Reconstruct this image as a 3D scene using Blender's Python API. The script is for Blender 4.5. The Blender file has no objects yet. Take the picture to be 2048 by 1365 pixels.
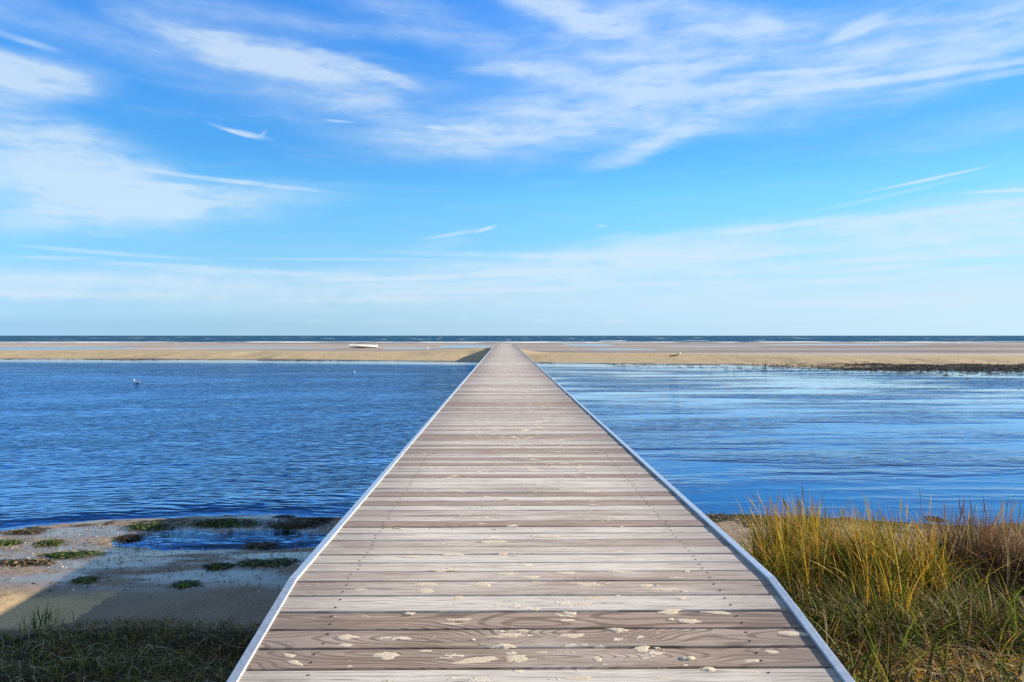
import bpy, math, random
import numpy as np
from mathutils import Vector, Matrix

random.seed(7)
rng = np.random.default_rng(7)
scene = bpy.context.scene
C = scene.collection
R = math.radians

# ------------------------------------------------------------------ camera
EYE = 2.30          # eye height over the water (water is z = 0)
DECK = 1.10         # top of the level deck
FPX, VX, VY = 1480.0, 1007.4, 670.0
cam_d = bpy.data.cameras.new('camera')
cam = bpy.data.objects.new('camera', cam_d)
C.objects.link(cam)
cam_d.sensor_width = 36.0
cam_d.lens = 36.0 * FPX / 2048.0
cam_d.clip_start = 0.05
cam_d.clip_end = 20000
cam.location = (0, 0, EYE)
cam.rotation_euler = (R(90) - math.atan(12.5 / FPX), 0, -math.atan(16.6 / FPX))
scene.camera = cam

scene.view_settings.view_transform = 'Standard'
scene.view_settings.look = 'None'
scene.view_settings.exposure = 1.2
scene.view_settings.gamma = 1.0
scene.view_settings.use_curve_mapping = False
scene.cycles.max_bounces = 6
scene.cycles.transparent_max_bounces = 12
scene.cycles.use_denoising = False
scene.cycles.caustics_reflective = False
scene.cycles.caustics_refractive = False

SUN_EL, SUN_BACK = R(18.6), R(-14.0)
to_sun = Vector((math.cos(SUN_EL) * math.cos(SUN_BACK), -math.cos(SUN_EL) * math.sin(SUN_BACK), math.sin(SUN_EL)))
sun_d = bpy.data.lights.new('sun', 'SUN')
sun_d.energy = 5.0
sun_d.angle = R(0.5)
sun_d.color = (1.0, 0.87, 0.68)
sun = bpy.data.objects.new('sun', sun_d)
C.objects.link(sun)
sun.rotation_euler = to_sun.to_track_quat('Z', 'Y').to_euler()
sun.location = to_sun * 60


# ------------------------------------------------------------------ node helper
class G:
    def __init__(s, nt):
        s.nt = nt
        nt.nodes.clear()

    def n(s, t, **kw):
        nd = s.nt.nodes.new(t)
        for k, v in kw.items():
            setattr(nd, k, v)
        return nd

    def put(s, sock, v):
        if v is None:
            return
        if isinstance(v, bpy.types.NodeSocket):
            s.nt.links.new(v, sock)
        elif isinstance(v, (tuple, list)) and len(v) == 3 and sock.type == 'RGBA':
            sock.default_value = (*v, 1)
        elif sock.type == 'RGBA' and isinstance(v, (int, float)):
            sock.default_value = (v, v, v, 1)
        else:
            sock.default_value = v

    def m(s, op, a, b=None, c=None, clamp=False):
        nd = s.n('ShaderNodeMath', operation=op, use_clamp=clamp)
        s.put(nd.inputs[0], a)
        s.put(nd.inputs[1], b)
        s.put(nd.inputs[2], c)
        return nd.outputs[0]

    def v(s, op, a, b=None, scale=None):
        nd = s.n('ShaderNodeVectorMath', operation=op)
        s.put(nd.inputs[0], a)
        s.put(nd.inputs[1], b)
        if scale is not None:
            s.put(nd.inputs['Scale'], scale)
        return nd.outputs['Value'] if op in ('DOT_PRODUCT', 'LENGTH') else nd.outputs[0]

    def xyz(s, a):
        nd = s.n('ShaderNodeSeparateXYZ')
        s.put(nd.inputs[0], a)
        return nd.outputs

    def comb(s, x=0.0, y=0.0, z=0.0):
        nd = s.n('ShaderNodeCombineXYZ')
        for i, q in enumerate((x, y, z)):
            s.put(nd.inputs[i], q)
        return nd.outputs[0]

    def mix(s, f, a, b, blend='MIX'):
        nd = s.n('ShaderNodeMix', data_type='RGBA', blend_type=blend)
        nd.clamp_factor = True
        s.put(nd.inputs[0], f)
        s.put(nd.inputs[6], a)
        s.put(nd.inputs[7], b)
        return nd.outputs[2]

    def noise(s, vec, scale=1.0, detail=2.0, rough=0.5, dist=0.0):
        nd = s.n('ShaderNodeTexNoise')
        s.put(nd.inputs['Vector'], vec)
        s.put(nd.inputs['Scale'], scale)
        s.put(nd.inputs['Detail'], detail)
        s.put(nd.inputs['Roughness'], rough)
        s.put(nd.inputs['Distortion'], dist)
        return nd.outputs[0]

    def mapping(s, vec, loc=(0, 0, 0), rot=(0, 0, 0), scale=(1, 1, 1), typ='POINT'):
        nd = s.n('ShaderNodeMapping', vector_type=typ)
        s.put(nd.inputs['Vector'], vec)
        s.put(nd.inputs['Location'], loc)
        s.put(nd.inputs['Rotation'], rot)
        s.put(nd.inputs['Scale'], scale)
        return nd.outputs[0]

    def step(s, x, a, b):            # smooth 0..1 between a and b
        nd = s.n('ShaderNodeMapRange', interpolation_type='SMOOTHSTEP')
        s.put(nd.inputs[0], x)
        s.put(nd.inputs[1], a)
        s.put(nd.inputs[2], b)
        return nd.outputs[0]

    def ramp(s, x, stops):
        nd = s.n('ShaderNodeValToRGB')
        s.put(nd.inputs[0], x)
        el = nd.color_ramp.elements
        while len(el) < len(stops):
            el.new(0.5)
        for e, (p, c) in zip(el, stops):
            e.position = p
            e.color = (*c, 1)
        return nd.outputs[0]

    def bump(s, h, strength=1.0, dist=1.0, normal=None):
        nd = s.n('ShaderNodeBump')
        s.put(nd.inputs['Strength'], strength)
        s.put(nd.inputs['Distance'], dist)
        s.put(nd.inputs['Height'], h)
        s.put(nd.inputs['Normal'], normal)
        return nd.outputs[0]

    def attr(s, name):
        return s.n('ShaderNodeAttribute', attribute_name=name)

    def pos(s):
        return s.n('ShaderNodeNewGeometry').outputs['Position']

    def principled(s, base, rough=0.6, normal=None, metallic=0.0, spec=0.5):
        nd = s.n('ShaderNodeBsdfPrincipled')
        s.put(nd.inputs['Base Color'], base)
        s.put(nd.inputs['Roughness'], rough)
        s.put(nd.inputs['Metallic'], metallic)
        s.put(nd.inputs['Specular IOR Level'], spec)
        s.put(nd.inputs['Normal'], normal)
        return nd.outputs[0]

    def mixsh(s, f, a, b):
        nd = s.n('ShaderNodeMixShader')
        s.put(nd.inputs[0], f)
        s.put(nd.inputs[1], a)
        s.put(nd.inputs[2], b)
        return nd.outputs[0]

    def out(s, sh):
        nd = s.n('ShaderNodeOutputMaterial')
        s.put(nd.inputs[0], sh)


def material(name):
    m = bpy.data.materials.new(name)
    m.use_nodes = True
    return m, G(m.node_tree)


# ------------------------------------------------------------------ world: sky with cirrus
world = bpy.data.worlds.new('World')
scene.world = world
world.use_nodes = True
g = G(world.node_tree)
D = g.n('ShaderNodeTexCoord').outputs['Generated']
dx, dy, dz = g.xyz(D)
az = g.m('ARCTAN2', dx, dy)
el = g.m('ARCSINE', dz)
elc = g.m('MAXIMUM', el, 0.0)
P = g.comb(az, el, 0.0)
sky = g.n('ShaderNodeTexSky', sky_type='NISHITA')
sky.sun_disc = False
sky.sun_elevation = SUN_EL
sky.sun_rotation = R(90) + SUN_BACK
sky.air_density = 1.0
sky.dust_density = 0.6
sky.ozone_density = 2.0
g.put(sky.inputs[0], g.v('NORMALIZE', g.comb(dx, dy, g.m('MAXIMUM', dz, 0.012))))
SKYK = 0.10
# elevation-dependent tint of the clear sky (deeper and more saturated blue, as the photo's air)
ef = g.m('DIVIDE', elc, R(60), clamp=True)
TINT = [(0.01, (.36, .71, 1.50)), (0.045, (.34, .62, 1.08)), (0.108, (.35, .70, .97)), (0.172, (.31, .76, 1.03)), (0.222, (.24, .68, 1.04)),
        (0.40, (.27, .76, 1.32)), (0.62, (.32, .54, .76)), (1.0, (.40, .47, .56))]
tint = g.ramp(ef, TINT)
clear = g.mix(1.0, sky.outputs[0], tint, 'MULTIPLY')
# cirrus blobs: (px, py, half length, half thickness, tilt in degrees, strength) turned into azimuth / elevation
BLOBS = [
    (500, 112, 200, 26, -9, .80), (570, 128, 110, 20, -12, .45), (705, 137, 120, 13, -13, .62), (640, 180, 300, 70, -10, .26),
    (740, 212, 90, 30, -16, .26), (20, 158, 150, 32, 4, .80), (60, 150, 90, 24, -6, .4), (30, 330, 260, 75, -6, .48),
    (190, 335, 190, 55, -22, .40), (260, 385, 210, 30, -2, .42), (400, 388, 260, 24, 3, .40), (480, 366, 210, 5, -3, .55),
    (250, 430, 330, 30, 6, .34), (30, 440, 200, 30, 5, .3), (500, 272, 52, 6, -8, .60), (470, 266, 60, 4, -14, .35),
    (530, 270, 10, 5, 40, .4), (40, 82, 90, 7, -8, .36), (100, 50, 260, 30, -10, .22), (420, 20, 400, 22, -2, .2), (880, 60, 260, 40, -18, .24),
    (1090, 12, 130, 24, -16, .55), (1190, 45, 160, 22, -14, .45), (1330, 20, 170, 30, -10, .45), (1250, 110, 260, 60, -14, .26),
    (1500, 55, 130, 20, -3, .45), (1720, 54, 48, 12, 14, .62), (1400, 150, 470, 85, 4, .34), (1850, 105, 330, 60, 13, .32),
    (2050, 60, 190, 45, 18, .32), (1180, 228, 330, 62, 10, .36), (1000, 275, 260, 40, 6, .26), (1480, 210, 260, 30, 16, .25),
    (1840, 150, 340, 8, -1, .60), (2000, 148, 200, 7, 1, .35), (1600, 143, 150, 6, -3, .4), (1065, 142, 130, 14, -2, .42),
    (1310, 289, 130, 16, 17, .45), (1285, 300, 50, 10, 22, .3), (878, 258, 30, 5, -3, .5), (940, 262, 50, 8, -10, .42), (860, 285, 200, 26, 2, .2),
    (1850, 360, 110, 3.2, 7.5, .95), (1770, 392, 170, 5, 9, .28), (2015, 381, 70, 3.5, -3, .6), (915, 468, 90, 4.5, 9, .6), (968, 460, 30, 4, 20, .75),
    (890, 488, 60, 10, 6, .25), (1650, 472, 430, 36, 4, .50), (2020, 445, 240, 46, 4, .46), (1300, 500, 260, 26, 6, .35), (1880, 513, 360, 7, 0, .6),
    (1765, 536, 150, 7, 3, .55), (1920, 538, 120, 6, 0, .42), (1560, 540, 200, 9, 2, .4), (1120, 532, 470, 18, 2, .50), (1060, 512, 380, 8, -1, .42),
    (1200, 552, 420, 12, 2, .42), (700, 520, 260, 4, 1, .35), (230, 508, 190, 5, -2, .42), (130, 517, 90, 4, 2, .4), (150, 560, 420, 28, 1, .36),
    (620, 575, 560, 28, 1, .36), (1500, 590, 800, 30, 0, .34), (300, 600, 700, 26, 0, .2), (1230, 473, 60, 8, 8, .25), (1205, 452, 14, 2.5, 3, .7),
    (105, 416, 30, 4, 0, .5), (680, 245, 40, 3, -2, .35), (1920, 260, 180, 30, 4, .18),
    (1420, 516, 240, 8, 2, .42), (1000, 548, 300, 7, 3, .45), (1330, 566, 260, 7, 1, .40), (800, 556, 240, 6, 2, .36), (520, 546, 260, 7, 0, .36), (330, 532, 180, 5, -1, .36),
    (1700, 560, 260, 8, 2, .40), (1960, 496, 160, 8, 2, .40), (1100, 580, 360, 8, 1, .32), (60, 590, 260, 8, 1, .30), (1560, 452, 200, 8, 5, .36), (1880, 425, 220, 8, 4, .36), (720, 600, 300, 7, 1, .25), (1830, 604, 320, 8, 0, .28),
    (925, 640, 16, 4, 0, .35), (1080, 641, 40, 4, 0, .3), (1160, 641, 40, 4, 0, .3), (1240, 641, 34, 5, 0, .4), (780, 642, 60, 4, 0, .22),
    (1590, 640, 50, 4, 0, .25), (1915, 641, 40, 5, 0, .3), (640, 642, 40, 4, 0, .2),
]
W = g.noise(g.mapping(P, scale=(9, 22, 1)), 1.0, 4.0, 0.6)
W2 = g.noise(g.mapping(P, loc=(5, 3, 1), scale=(9, 22, 1)), 1.0, 4.0, 0.6)
Pw = g.v('ADD', P, g.v('MULTIPLY', g.comb(g.m('SUBTRACT', W, .5), g.m('SUBTRACT', W2, .5), 0.0), (0.05, 0.024, 0)))
Pf = g.v('ADD', P, g.v('MULTIPLY', g.comb(g.m('SUBTRACT', W, .5), g.m('SUBTRACT', W2, .5), 0.0), (0.012, 0.003, 0)))
big = None
fine = None
for (px, py, a, b, t, k) in BLOBS:
    u, vv = (px - VX) / FPX, (VY - py) / FPX
    ca = math.atan(u)
    ce = math.atan(vv * math.cos(ca))
    thin = b < 9
    mp = g.mapping(Pf if thin else Pw, (ca, ce, 0), (0, 0, R(t)), (a * (1.12 if thin else 1.45) / FPX, b * (1.2 if thin else 1.6) / FPX, 1), 'TEXTURE')
    gr = g.n('ShaderNodeTexGradient', gradient_type='SPHERICAL')
    g.put(gr.inputs[0], mp)
    q = g.step(gr.outputs[1], 0.0, 0.85)
    if thin:
        fine = g.m('MULTIPLY_ADD', q, k * 1.05, fine if fine is not None else 0.0)
    else:
        big = g.m('MULTIPLY_ADD', q, k * 0.86, big if big is not None else 0.0)
# fibres: noise stretched along gently tilted streaks
fib = g.noise(g.mapping(Pw, rot=(0, 0, R(8)), scale=(7, 60, 1)), 1.0, 6.0, 0.62)
fib2 = g.noise(g.mapping(Pw, loc=(3, 1, 0), rot=(0, 0, R(-14)), scale=(16, 55, 1)), 1.0, 5.0, 0.6)
puff = g.noise(g.mapping(Pw, loc=(7, 4, 0), scale=(26, 60, 1)), 1.0, 5.0, 0.6)
tex = g.m('ADD', g.m('MULTIPLY', fib, 0.9), g.m('ADD', g.m('MULTIPLY', fib2, 0.7), g.m('MULTIPLY', puff, 0.4)))   # mean ~1
tex = g.m('MULTIPLY_ADD', g.m('SUBTRACT', tex, 1.0), 2.3, .95)
veil = g.m('MULTIPLY', g.step(fib, 0.45, 0.8), 0.07)
mask = g.m('ADD', g.m('MULTIPLY', g.m('ADD', big, veil), g.m('MAXIMUM', tex, 0.04)), g.m('MULTIPLY', fine, g.m('MULTIPLY_ADD', g.step(fib2, .25, .7), .70, .40)))
# unseen cirrus sheet added behind the view to make the ambient light more neutral
mask = g.m('ADD', mask, g.m('MULTIPLY', g.step(g.m('ADD', g.m('MULTIPLY', dy, -1.0), g.m('MULTIPLY', dz, .35)), .15, .7), g.m('MULTIPLY', g.step(puff, .25, .6), .75)))
mask = g.m('SMOOTH_MIN', mask, 0.74, 0.35, clamp=True)
# elsewhere (behind and above the view) the added cirrus comes from noise only
hz = g.ramp(ef, [(0.0, (.50, .50, .50)), (0.02, (.56, .56, .56)), (0.045, (.55, .55, .55)), (0.085, (.28, .28, .28)), (0.12, (.12, .12, .12)), (0.2, (.03, .03, .03)), (0.3, (0, 0, 0))])
side = g.m('MULTIPLY_ADD', g.m('SINE', az), 0.85, 0.72)      # milkier air towards the sun's side
hzm = g.m('MULTIPLY', hz, side, clamp=True)
CLOUD = (0.305, 0.368, 0.420)
HAZE = (0.285, 0.352, 0.392)
lit = g.v('SCALE', clear, scale=g.m('MULTIPLY', SKYK, g.m('MULTIPLY_ADD', g.step(az, .05, .75), -.27, 1.0)))
col = g.mix(hzm, lit, HAZE)
col = g.mix(mask, col, CLOUD)
bg = g.n('ShaderNodeBackground')
g.put(bg.inputs[0], g.v('SCALE', col, scale=1.0 / SKYK))
bg.inputs[1].default_value = SKYK
wo = g.n('ShaderNodeOutputWorld')
g.put(wo.inputs[0], bg.outputs[0])


# ------------------------------------------------------------------ mesh helpers
def tag(o, label=None, cat=None, group=None, kind=None):
    for k, val in (('label', label), ('category', cat), ('group', group), ('kind', kind)):
        if val:
            o[k] = val
    return o


def empty(name, loc=(0, 0, 0), rz=0.0):
    o = bpy.data.objects.new(name, None)
    o.location = loc
    o.rotation_euler = (0, 0, rz)
    o.empty_display_size = 0.2
    C.objects.link(o)
    return o


def mesh_obj(name, verts, faces, mats, parent=None, smooth=False, fmat=None, cols=None):
    me = bpy.data.meshes.new(name)
    me.from_pydata([tuple(p) for p in verts] if not isinstance(verts, np.ndarray) else verts.tolist(), [], faces)
    for m in (mats if isinstance(mats, (list, tuple)) else [mats]):
        me.materials.append(m)
    if fmat is not None:
        me.polygons.foreach_set('material_index', np.asarray(fmat, dtype=np.int32))
    if smooth:
        me.polygons.foreach_set('use_smooth', np.ones(len(me.polygons), dtype=bool))
    if cols is not None:
        a = me.color_attributes.new('col', 'FLOAT_COLOR', 'POINT')
        a.data.foreach_set('color', np.asarray(cols, dtype=np.float32).ravel())
    me.update()
    o = bpy.data.objects.new(name, me)
    if parent:
        o.parent = parent
    C.objects.link(o)
    return o


class MB:
    def __init__(s):
        s.v, s.f, s.m = [], [], []

    def add(s, vs, fs, mi=0):
        n = len(s.v)
        s.v += [tuple(p) for p in vs]
        s.f += [tuple(i + n for i in f) for f in fs]
        s.m += [mi] * len(fs)

    def prism(s, prof, p0, p1, mi=0, ax=None):
        """profile [(a, z)] swept from p0 to p1; a runs along ax (default +x)"""
        ax = Vector(ax or (1, 0, 0))
        k = len(prof)
        vs = []
        for p in (p0, p1):
            for a, z in prof:
                vs.append(Vector(p) + ax * a + Vector((0, 0, z)))
        fs = [(i, (i + 1) % k, k + (i + 1) % k, k + i) for i in range(k)]
        fs += [tuple(range(k - 1, -1, -1)), tuple(range(k, 2 * k))]
        s.add(vs, fs, mi)

    def tube(s, pts, rad, seg=8, mi=0, cap=True):
        vs, fs = [], []
        n = len(pts)
        for i, p in enumerate(pts):
            p = Vector(p)
            d = Vector(pts[min(i + 1, n - 1)]) - Vector(pts[max(i - 1, 0)])
            d.normalize()
            u = d.cross(Vector((0.3, 0.2, 1.0) if abs(d.z) < 0.9 else (1, 0, 0))).normalized()
            w = d.cross(u)
            r = rad[i] if hasattr(rad, '__len__') else rad
            rx, ry = r if hasattr(r, '__len__') else (r, r)
            for k in range(seg):
                t = 2 * math.pi * k / seg
                vs.append(p + u * math.cos(t) * rx + w * math.sin(t) * ry)
        for i in range(n - 1):
            for k in range(seg):
                a, b = i * seg + k, i * seg + (k + 1) % seg
                fs.append((a, b, b + seg, a + seg))
        if cap:
            fs += [tuple(range(seg - 1, -1, -1)), tuple(range((n - 1) * seg, n * seg))]
        s.add(vs, fs, mi)

    def build(s, name, mats, parent=None, smooth=False):
        return mesh_obj(name, s.v, s.f, mats, parent, smooth, s.m)


def _hash(ix, iy, seed):
    h = (ix.astype(np.int64) * 374761393 + iy.astype(np.int64) * 668265263 + seed * 974711) & 0x7fffffff
    h = ((h ^ (h >> 13)) * 1274126177) & 0x7fffffff
    return ((h ^ (h >> 16)) & 0xffff) / 65535.0


def vnoise(x, y, seed=0):
    x, y = np.asarray(x, float), np.asarray(y, float)
    ix, iy = np.floor(x), np.floor(y)
    fx, fy = x - ix, y - iy
    fx, fy = fx * fx * (3 - 2 * fx), fy * fy * (3 - 2 * fy)
    a, b = _hash(ix, iy, seed), _hash(ix + 1, iy, seed)
    c, d = _hash(ix, iy + 1, seed), _hash(ix + 1, iy + 1, seed)
    return (a * (1 - fx) + b * fx) * (1 - fy) + (c * (1 - fx) + d * fx) * fy


def fbm(x, y, seed=0, o=4):
    r, a, n = 0.0, 0.5, 0.0
    for i in range(o):
        r = r + a * vnoise(np.asarray(x) * 2 ** i, np.asarray(y) * 2 ** i, seed + i)
        n += a
        a *= 0.5
    return r / n


def sst(x, a, b):
    t = np.clip((np.asarray(x, float) - a) / (b - a), 0, 1)
    return t * t * (3 - 2 * t)


# ------------------------------------------------------------------ terrain
def ground_pt(px, py, z=0.0):
    d = FPX * (EYE - z) / (py - VY)
    return (px - VX) / FPX * d, d


def deck_pt(px, py):
    yp = py - VY
    d = FPX * (EYE - DECK) / yp
    if d < 3.61:
        d = FPX * (EYE - DECK + 0.15 * 3.61) / (yp + FPX * 0.15)
    return (px - VX) / FPX * d, d, deck_z(d)


def deck_z(y):
    return DECK if y >= 3.61 else DECK - 0.15 * (3.61 - y)


POOLS = []
for (px, py, a, b) in ((935, 693, 62, 3.0), (110, 697, 190, 3.2), (1242, 699, 85, 1.6), (1180, 690.5, 50, 2.0), (480, 694.5, 150, 1.3),
                       (820, 697, 60, 1.2), (1700, 690, 160, 1.2), (1420, 694, 110, 1.0), (620, 698.5, 60, 1.0)):
    x0, d0 = ground_pt(px, py)
    POOLS.append((x0, d0, a * d0 / FPX, b * d0 * d0 / (FPX * EYE)))


def shore_near(x):
    return np.interp(x, [-14, -6, -4.75, -2.2, 2.7, 6.2, 14], [8.3, 8.84, 9.1, 9.4, 9.42, 8.85, 8.4])


def shore_far(x):
    return np.interp(x, [-200, -47, -23, -4.6, 3.8, 18, 21, 24, 32, 60, 200], [75, 69.5, 66.7, 63, 59.7, 55.5, 51, 48.5, 47.2, 46, 44])


def height(x, y):
    x, y = np.asarray(x, float), np.asarray(y, float)
    ys = shore_near(x) + (fbm(x * 0.9, y * 0.9, 3, 3) - 0.5) * 0.7
    yb = shore_far(x) + (fbm(x * 0.30, y * 0.05, 9, 4) - 0.5) * (2.5 + 5.5 * sst(np.abs(x), 9, 24))
    # near beach
    near = 0.028 * (ys - y) + 0.012 * (fbm(x * 2.2, y * 3.0, 5, 4) - 0.5)
    rise = sst(y, 5.4, 2.6) * 0.34 + sst(y, 3.0, -6) * 0.35
    rise = np.where(x > 0, sst(y, 6.6, 3.6) * 0.34 + sst(y, 3.4, -6) * 0.35, rise)
    near = near + np.where(x < 0, .17, .05) * (fbm(x * 1.7, y * 2.2, 81, 3) - .47) * sst(y, 5.75, 5.35) + rise + 0.05 * (fbm(x * 1.3, y * 1.3, 21, 3) - 0.5) * sst(y, 6.2, 5.2)
    # ponded water between the weed bar and the sand, left of the boardwalk
    pud = np.exp(-(((x + 2.9) / 1.55 + .12 * (fbm(x * 1.5, y * 2, 71, 3) - .5)) ** 2 + ((y - 8.22 - .12 * (x + 3) * .4) / 0.50 + .9 * (fbm(x * 1.8, y * 2.5, 72, 3) - .5)) ** 2) ** 1.5)
    near = near - 0.062 * pud + 0.03 * np.exp(-(((x + 3.0) / 1.9) ** 2 + ((y - 9.12) / 0.16) ** 2))
    lag = np.maximum(-0.55, -0.055 * (y - ys)) + 0.02 * (fbm(x * 0.6, y * 0.6, 12, 3) - 0.5)
    z1 = np.where(y < ys, near, lag)
    # far bank
    t = y - yb
    gap = np.clip(np.where(x > 0, x / 3.0, x / 8.0), -1.6, 1.6)
    by = np.exp(-np.abs(gap) ** 3)                      # sand heaped against the boardwalk, shaped so that the deck's shadow ends here
    crest = 0.47 * sst(t, -1, 15)
    crest = crest * (1 - 0.80 * sst(t, 15, 34))
    hump = 0.12 * sst(t, -1, 9) + 0.64 * sst(t, 8.0, 13.5)
    hump = hump * (1 - 0.85 * sst(t, 24, 42))
    bank = crest * (1 - by) + hump * by
    bank = bank + (fbm(x * 0.10, y * 0.16, 31, 4) - 0.5) * 0.07 * sst(t, 0, 6)
    under = np.clip(0.05 * t, -0.55, 0)
    flat_end = 208 + (fbm(x * 0.02, 3.3, 41, 3) - 0.5) * 26
    flats = sst(y, 92, 120) * (sst(flat_end - y, -30, 60) * 0.06 - 0.10)
    z2 = np.where(t < 0, under, bank + flats + 0.02 * (fbm(x * 0.03, y * 0.10, 51, 4) - 0.5) * sst(y, 95, 120))
    z2 = np.where(y > flat_end + 10, np.maximum(-2.0, z2 - 0.02 * (y - flat_end - 10)), z2)
    for (x0, d0, a, b) in POOLS:
        z2 = z2 - 0.10 * np.exp(-(((x - x0) / a) ** 2 + ((y - d0) / b) ** 2) ** 2) * sst(y, 98, 106)
    return np.where(y < 30, z1, np.where(y > 40, z2, z1 * (1 - sst(y, 30, 40)) + z2 * sst(y, 30, 40)))


def Z(x, y):
    return float(height(np.array([x]), np.array([y]))[0])


def fan(ys, us, k0=6.0, k1=0.78):
    Y = np.repeat(ys[:, None], len(us), 1)
    X = us[None, :] * (np.maximum(ys, 0)[:, None] * k1 + k0)
    return X, Y


def grid_mesh(name, X, Y, Zz, mat, attrs=None):
    r, c = X.shape
    co = np.stack([X, Y, Zz], -1).reshape(-1, 3)
    idx = np.arange(r * c).reshape(r, c)
    q = np.stack([idx[:-1, :-1], idx[:-1, 1:], idx[1:, 1:], idx[1:, :-1]], -1).reshape(-1, 4)
    me = bpy.data.meshes.new(name)
    me.vertices.add(len(co))
    me.vertices.foreach_set('co', co.astype(np.float32).ravel())
    me.loops.add(q.size)
    me.loops.foreach_set('vertex_index', q.astype(np.int32).ravel())
    me.polygons.add(len(q))
    me.polygons.foreach_set('loop_start', np.arange(0, q.size, 4, dtype=np.int32))
    me.polygons.foreach_set('loop_total', np.full(len(q), 4, dtype=np.int32))
    me.polygons.foreach_set('use_smooth', np.ones(len(q), dtype=bool))
    me.update(calc_edges=True)
    me.validate()
    for k, v in (attrs or {}).items():
        a = me.attributes.new(k, 'FLOAT', 'POINT')
        a.data.foreach_set('value', np.asarray(v, dtype=np.float32).ravel())
    me.materials.append(mat)
    o = bpy.data.objects.new(name, me)
    C.objects.link(o)
    return o


# sand material
m_sand, g = material('sand')
p = g.pos()
px_, py_, pz_ = g.xyz(p)
n_big = g.noise(g.mapping(p, scale=(.5, 1.0, 1)), 1.0, 5.0, 0.6)
n_mid = g.noise(p, 3.0, 6.0, 0.65)
n_fin = g.noise(p, 60.0, 4.0, 0.7)
n_grit = g.noise(p, 170.0, 2.0, 0.6)
n_far = g.noise(g.mapping(p, scale=(.025, .16, 1)), 1.0, 6.0, 0.62)
n_far2 = g.noise(g.mapping(p, scale=(.5, .9, 1)), 1.0, 5.0, 0.7)
far = g.step(py_, 30, 45)
a_dry = g.attr('dry').outputs['Fac']
a_weed = g.attr('weed').outputs['Fac']
a_soil = g.attr('soil').outputs['Fac']
dry = g.step(g.m('ADD', a_dry, g.m('MULTIPLY', g.m('SUBTRACT', g.mix(far, n_mid, n_far), .5), g.m('MULTIPLY_ADD', far, .9, 0.9))), .25, .75)
c_wet = g.mix(n_mid, (.20, .155, .115), (.31, .245, .18))
strp = g.noise(g.mapping(p, loc=(1, 7, 0), scale=(.005, .055, 1)), 1.0, 5.0, .65)
c_wet = g.mix(far, c_wet, g.mix(g.step(g.m('ADD', g.m('MULTIPLY', n_far, .35), g.m('MULTIPLY', strp, .65)), .36, .62), (.13, .10, .085), (.46, .385, .32)))
c_dry = g.mix(n_mid, (.48, .33, .17), (.58, .43, .24))
c_dry = g.mix(far, c_dry, g.mix(g.m('ADD', g.m('MULTIPLY', n_far, .5), g.m('MULTIPLY', n_far2, .5)), (.28, .205, .115), (.54, .43, .275)))
c = g.mix(dry, c_wet, c_dry)
c = g.mix(g.m('MULTIPLY', g.step(n_fin, .55, .75), .5), c, (.10, .085, .07))
c = g.mix(g.m('MULTIPLY', g.step(n_grit, .66, .74), g.m('SUBTRACT', 1.0, far)), c, (.55, .5, .42))
weed = g.step(g.m('ADD', a_weed, g.m('MULTIPLY', g.m('SUBTRACT', g.mix(far, n_mid, n_far2), .5), 1.3)), .42, .62)
c = g.mix(weed, c, g.mix(n_fin, (.018, .017, .010), (.055, .05, .022)))
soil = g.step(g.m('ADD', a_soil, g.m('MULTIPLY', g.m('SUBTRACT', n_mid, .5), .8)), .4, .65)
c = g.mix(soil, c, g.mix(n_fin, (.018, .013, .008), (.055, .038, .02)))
c_sand = c
h = g.m('ADD', g.m('MULTIPLY', n_mid, .035), g.m('ADD', g.m('MULTIPLY', n_fin, .006), g.m('MULTIPLY', n_grit, .002)))
h = g.m('MULTIPLY', h, g.m('MULTIPLY_ADD', far, -.85, 1.0))
h = g.m('ADD', h, g.m('MULTIPLY', g.m('MULTIPLY', n_far2, far), g.m('MULTIPLY_ADD', dry, .16, .02)))
wetness = g.m('SUBTRACT', 1.0, g.m('MAXIMUM', dry, g.m('MAXIMUM', weed, soil)))
sheen = g.m('MULTIPLY', g.m('MULTIPLY', g.m('MULTIPLY', wetness, g.m('MULTIPLY_ADD', far, -.75, 1.0)), g.attr('sheen').outputs['Fac']), g.step(g.noise(g.mapping(p, scale=(.9, 2.6, 1)), 1.0, 4.0, .6), .36, .56))
rough = g.m('SUBTRACT', .75, g.m('MULTIPLY', sheen, .60))
c = g.mix(g.m('MULTIPLY', g.m('MULTIPLY', sheen, g.m('SUBTRACT', 1.0, far)), .42), c_sand, (.075, .07, .068))
bm_ = g.bump(h, g.m('SUBTRACT', 0.9, g.m('MULTIPLY', sheen, .72)), 1.0)
g.out(g.principled(c, rough, bm_, spec=g.m('MULTIPLY_ADD', sheen, .9, .06)))

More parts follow.
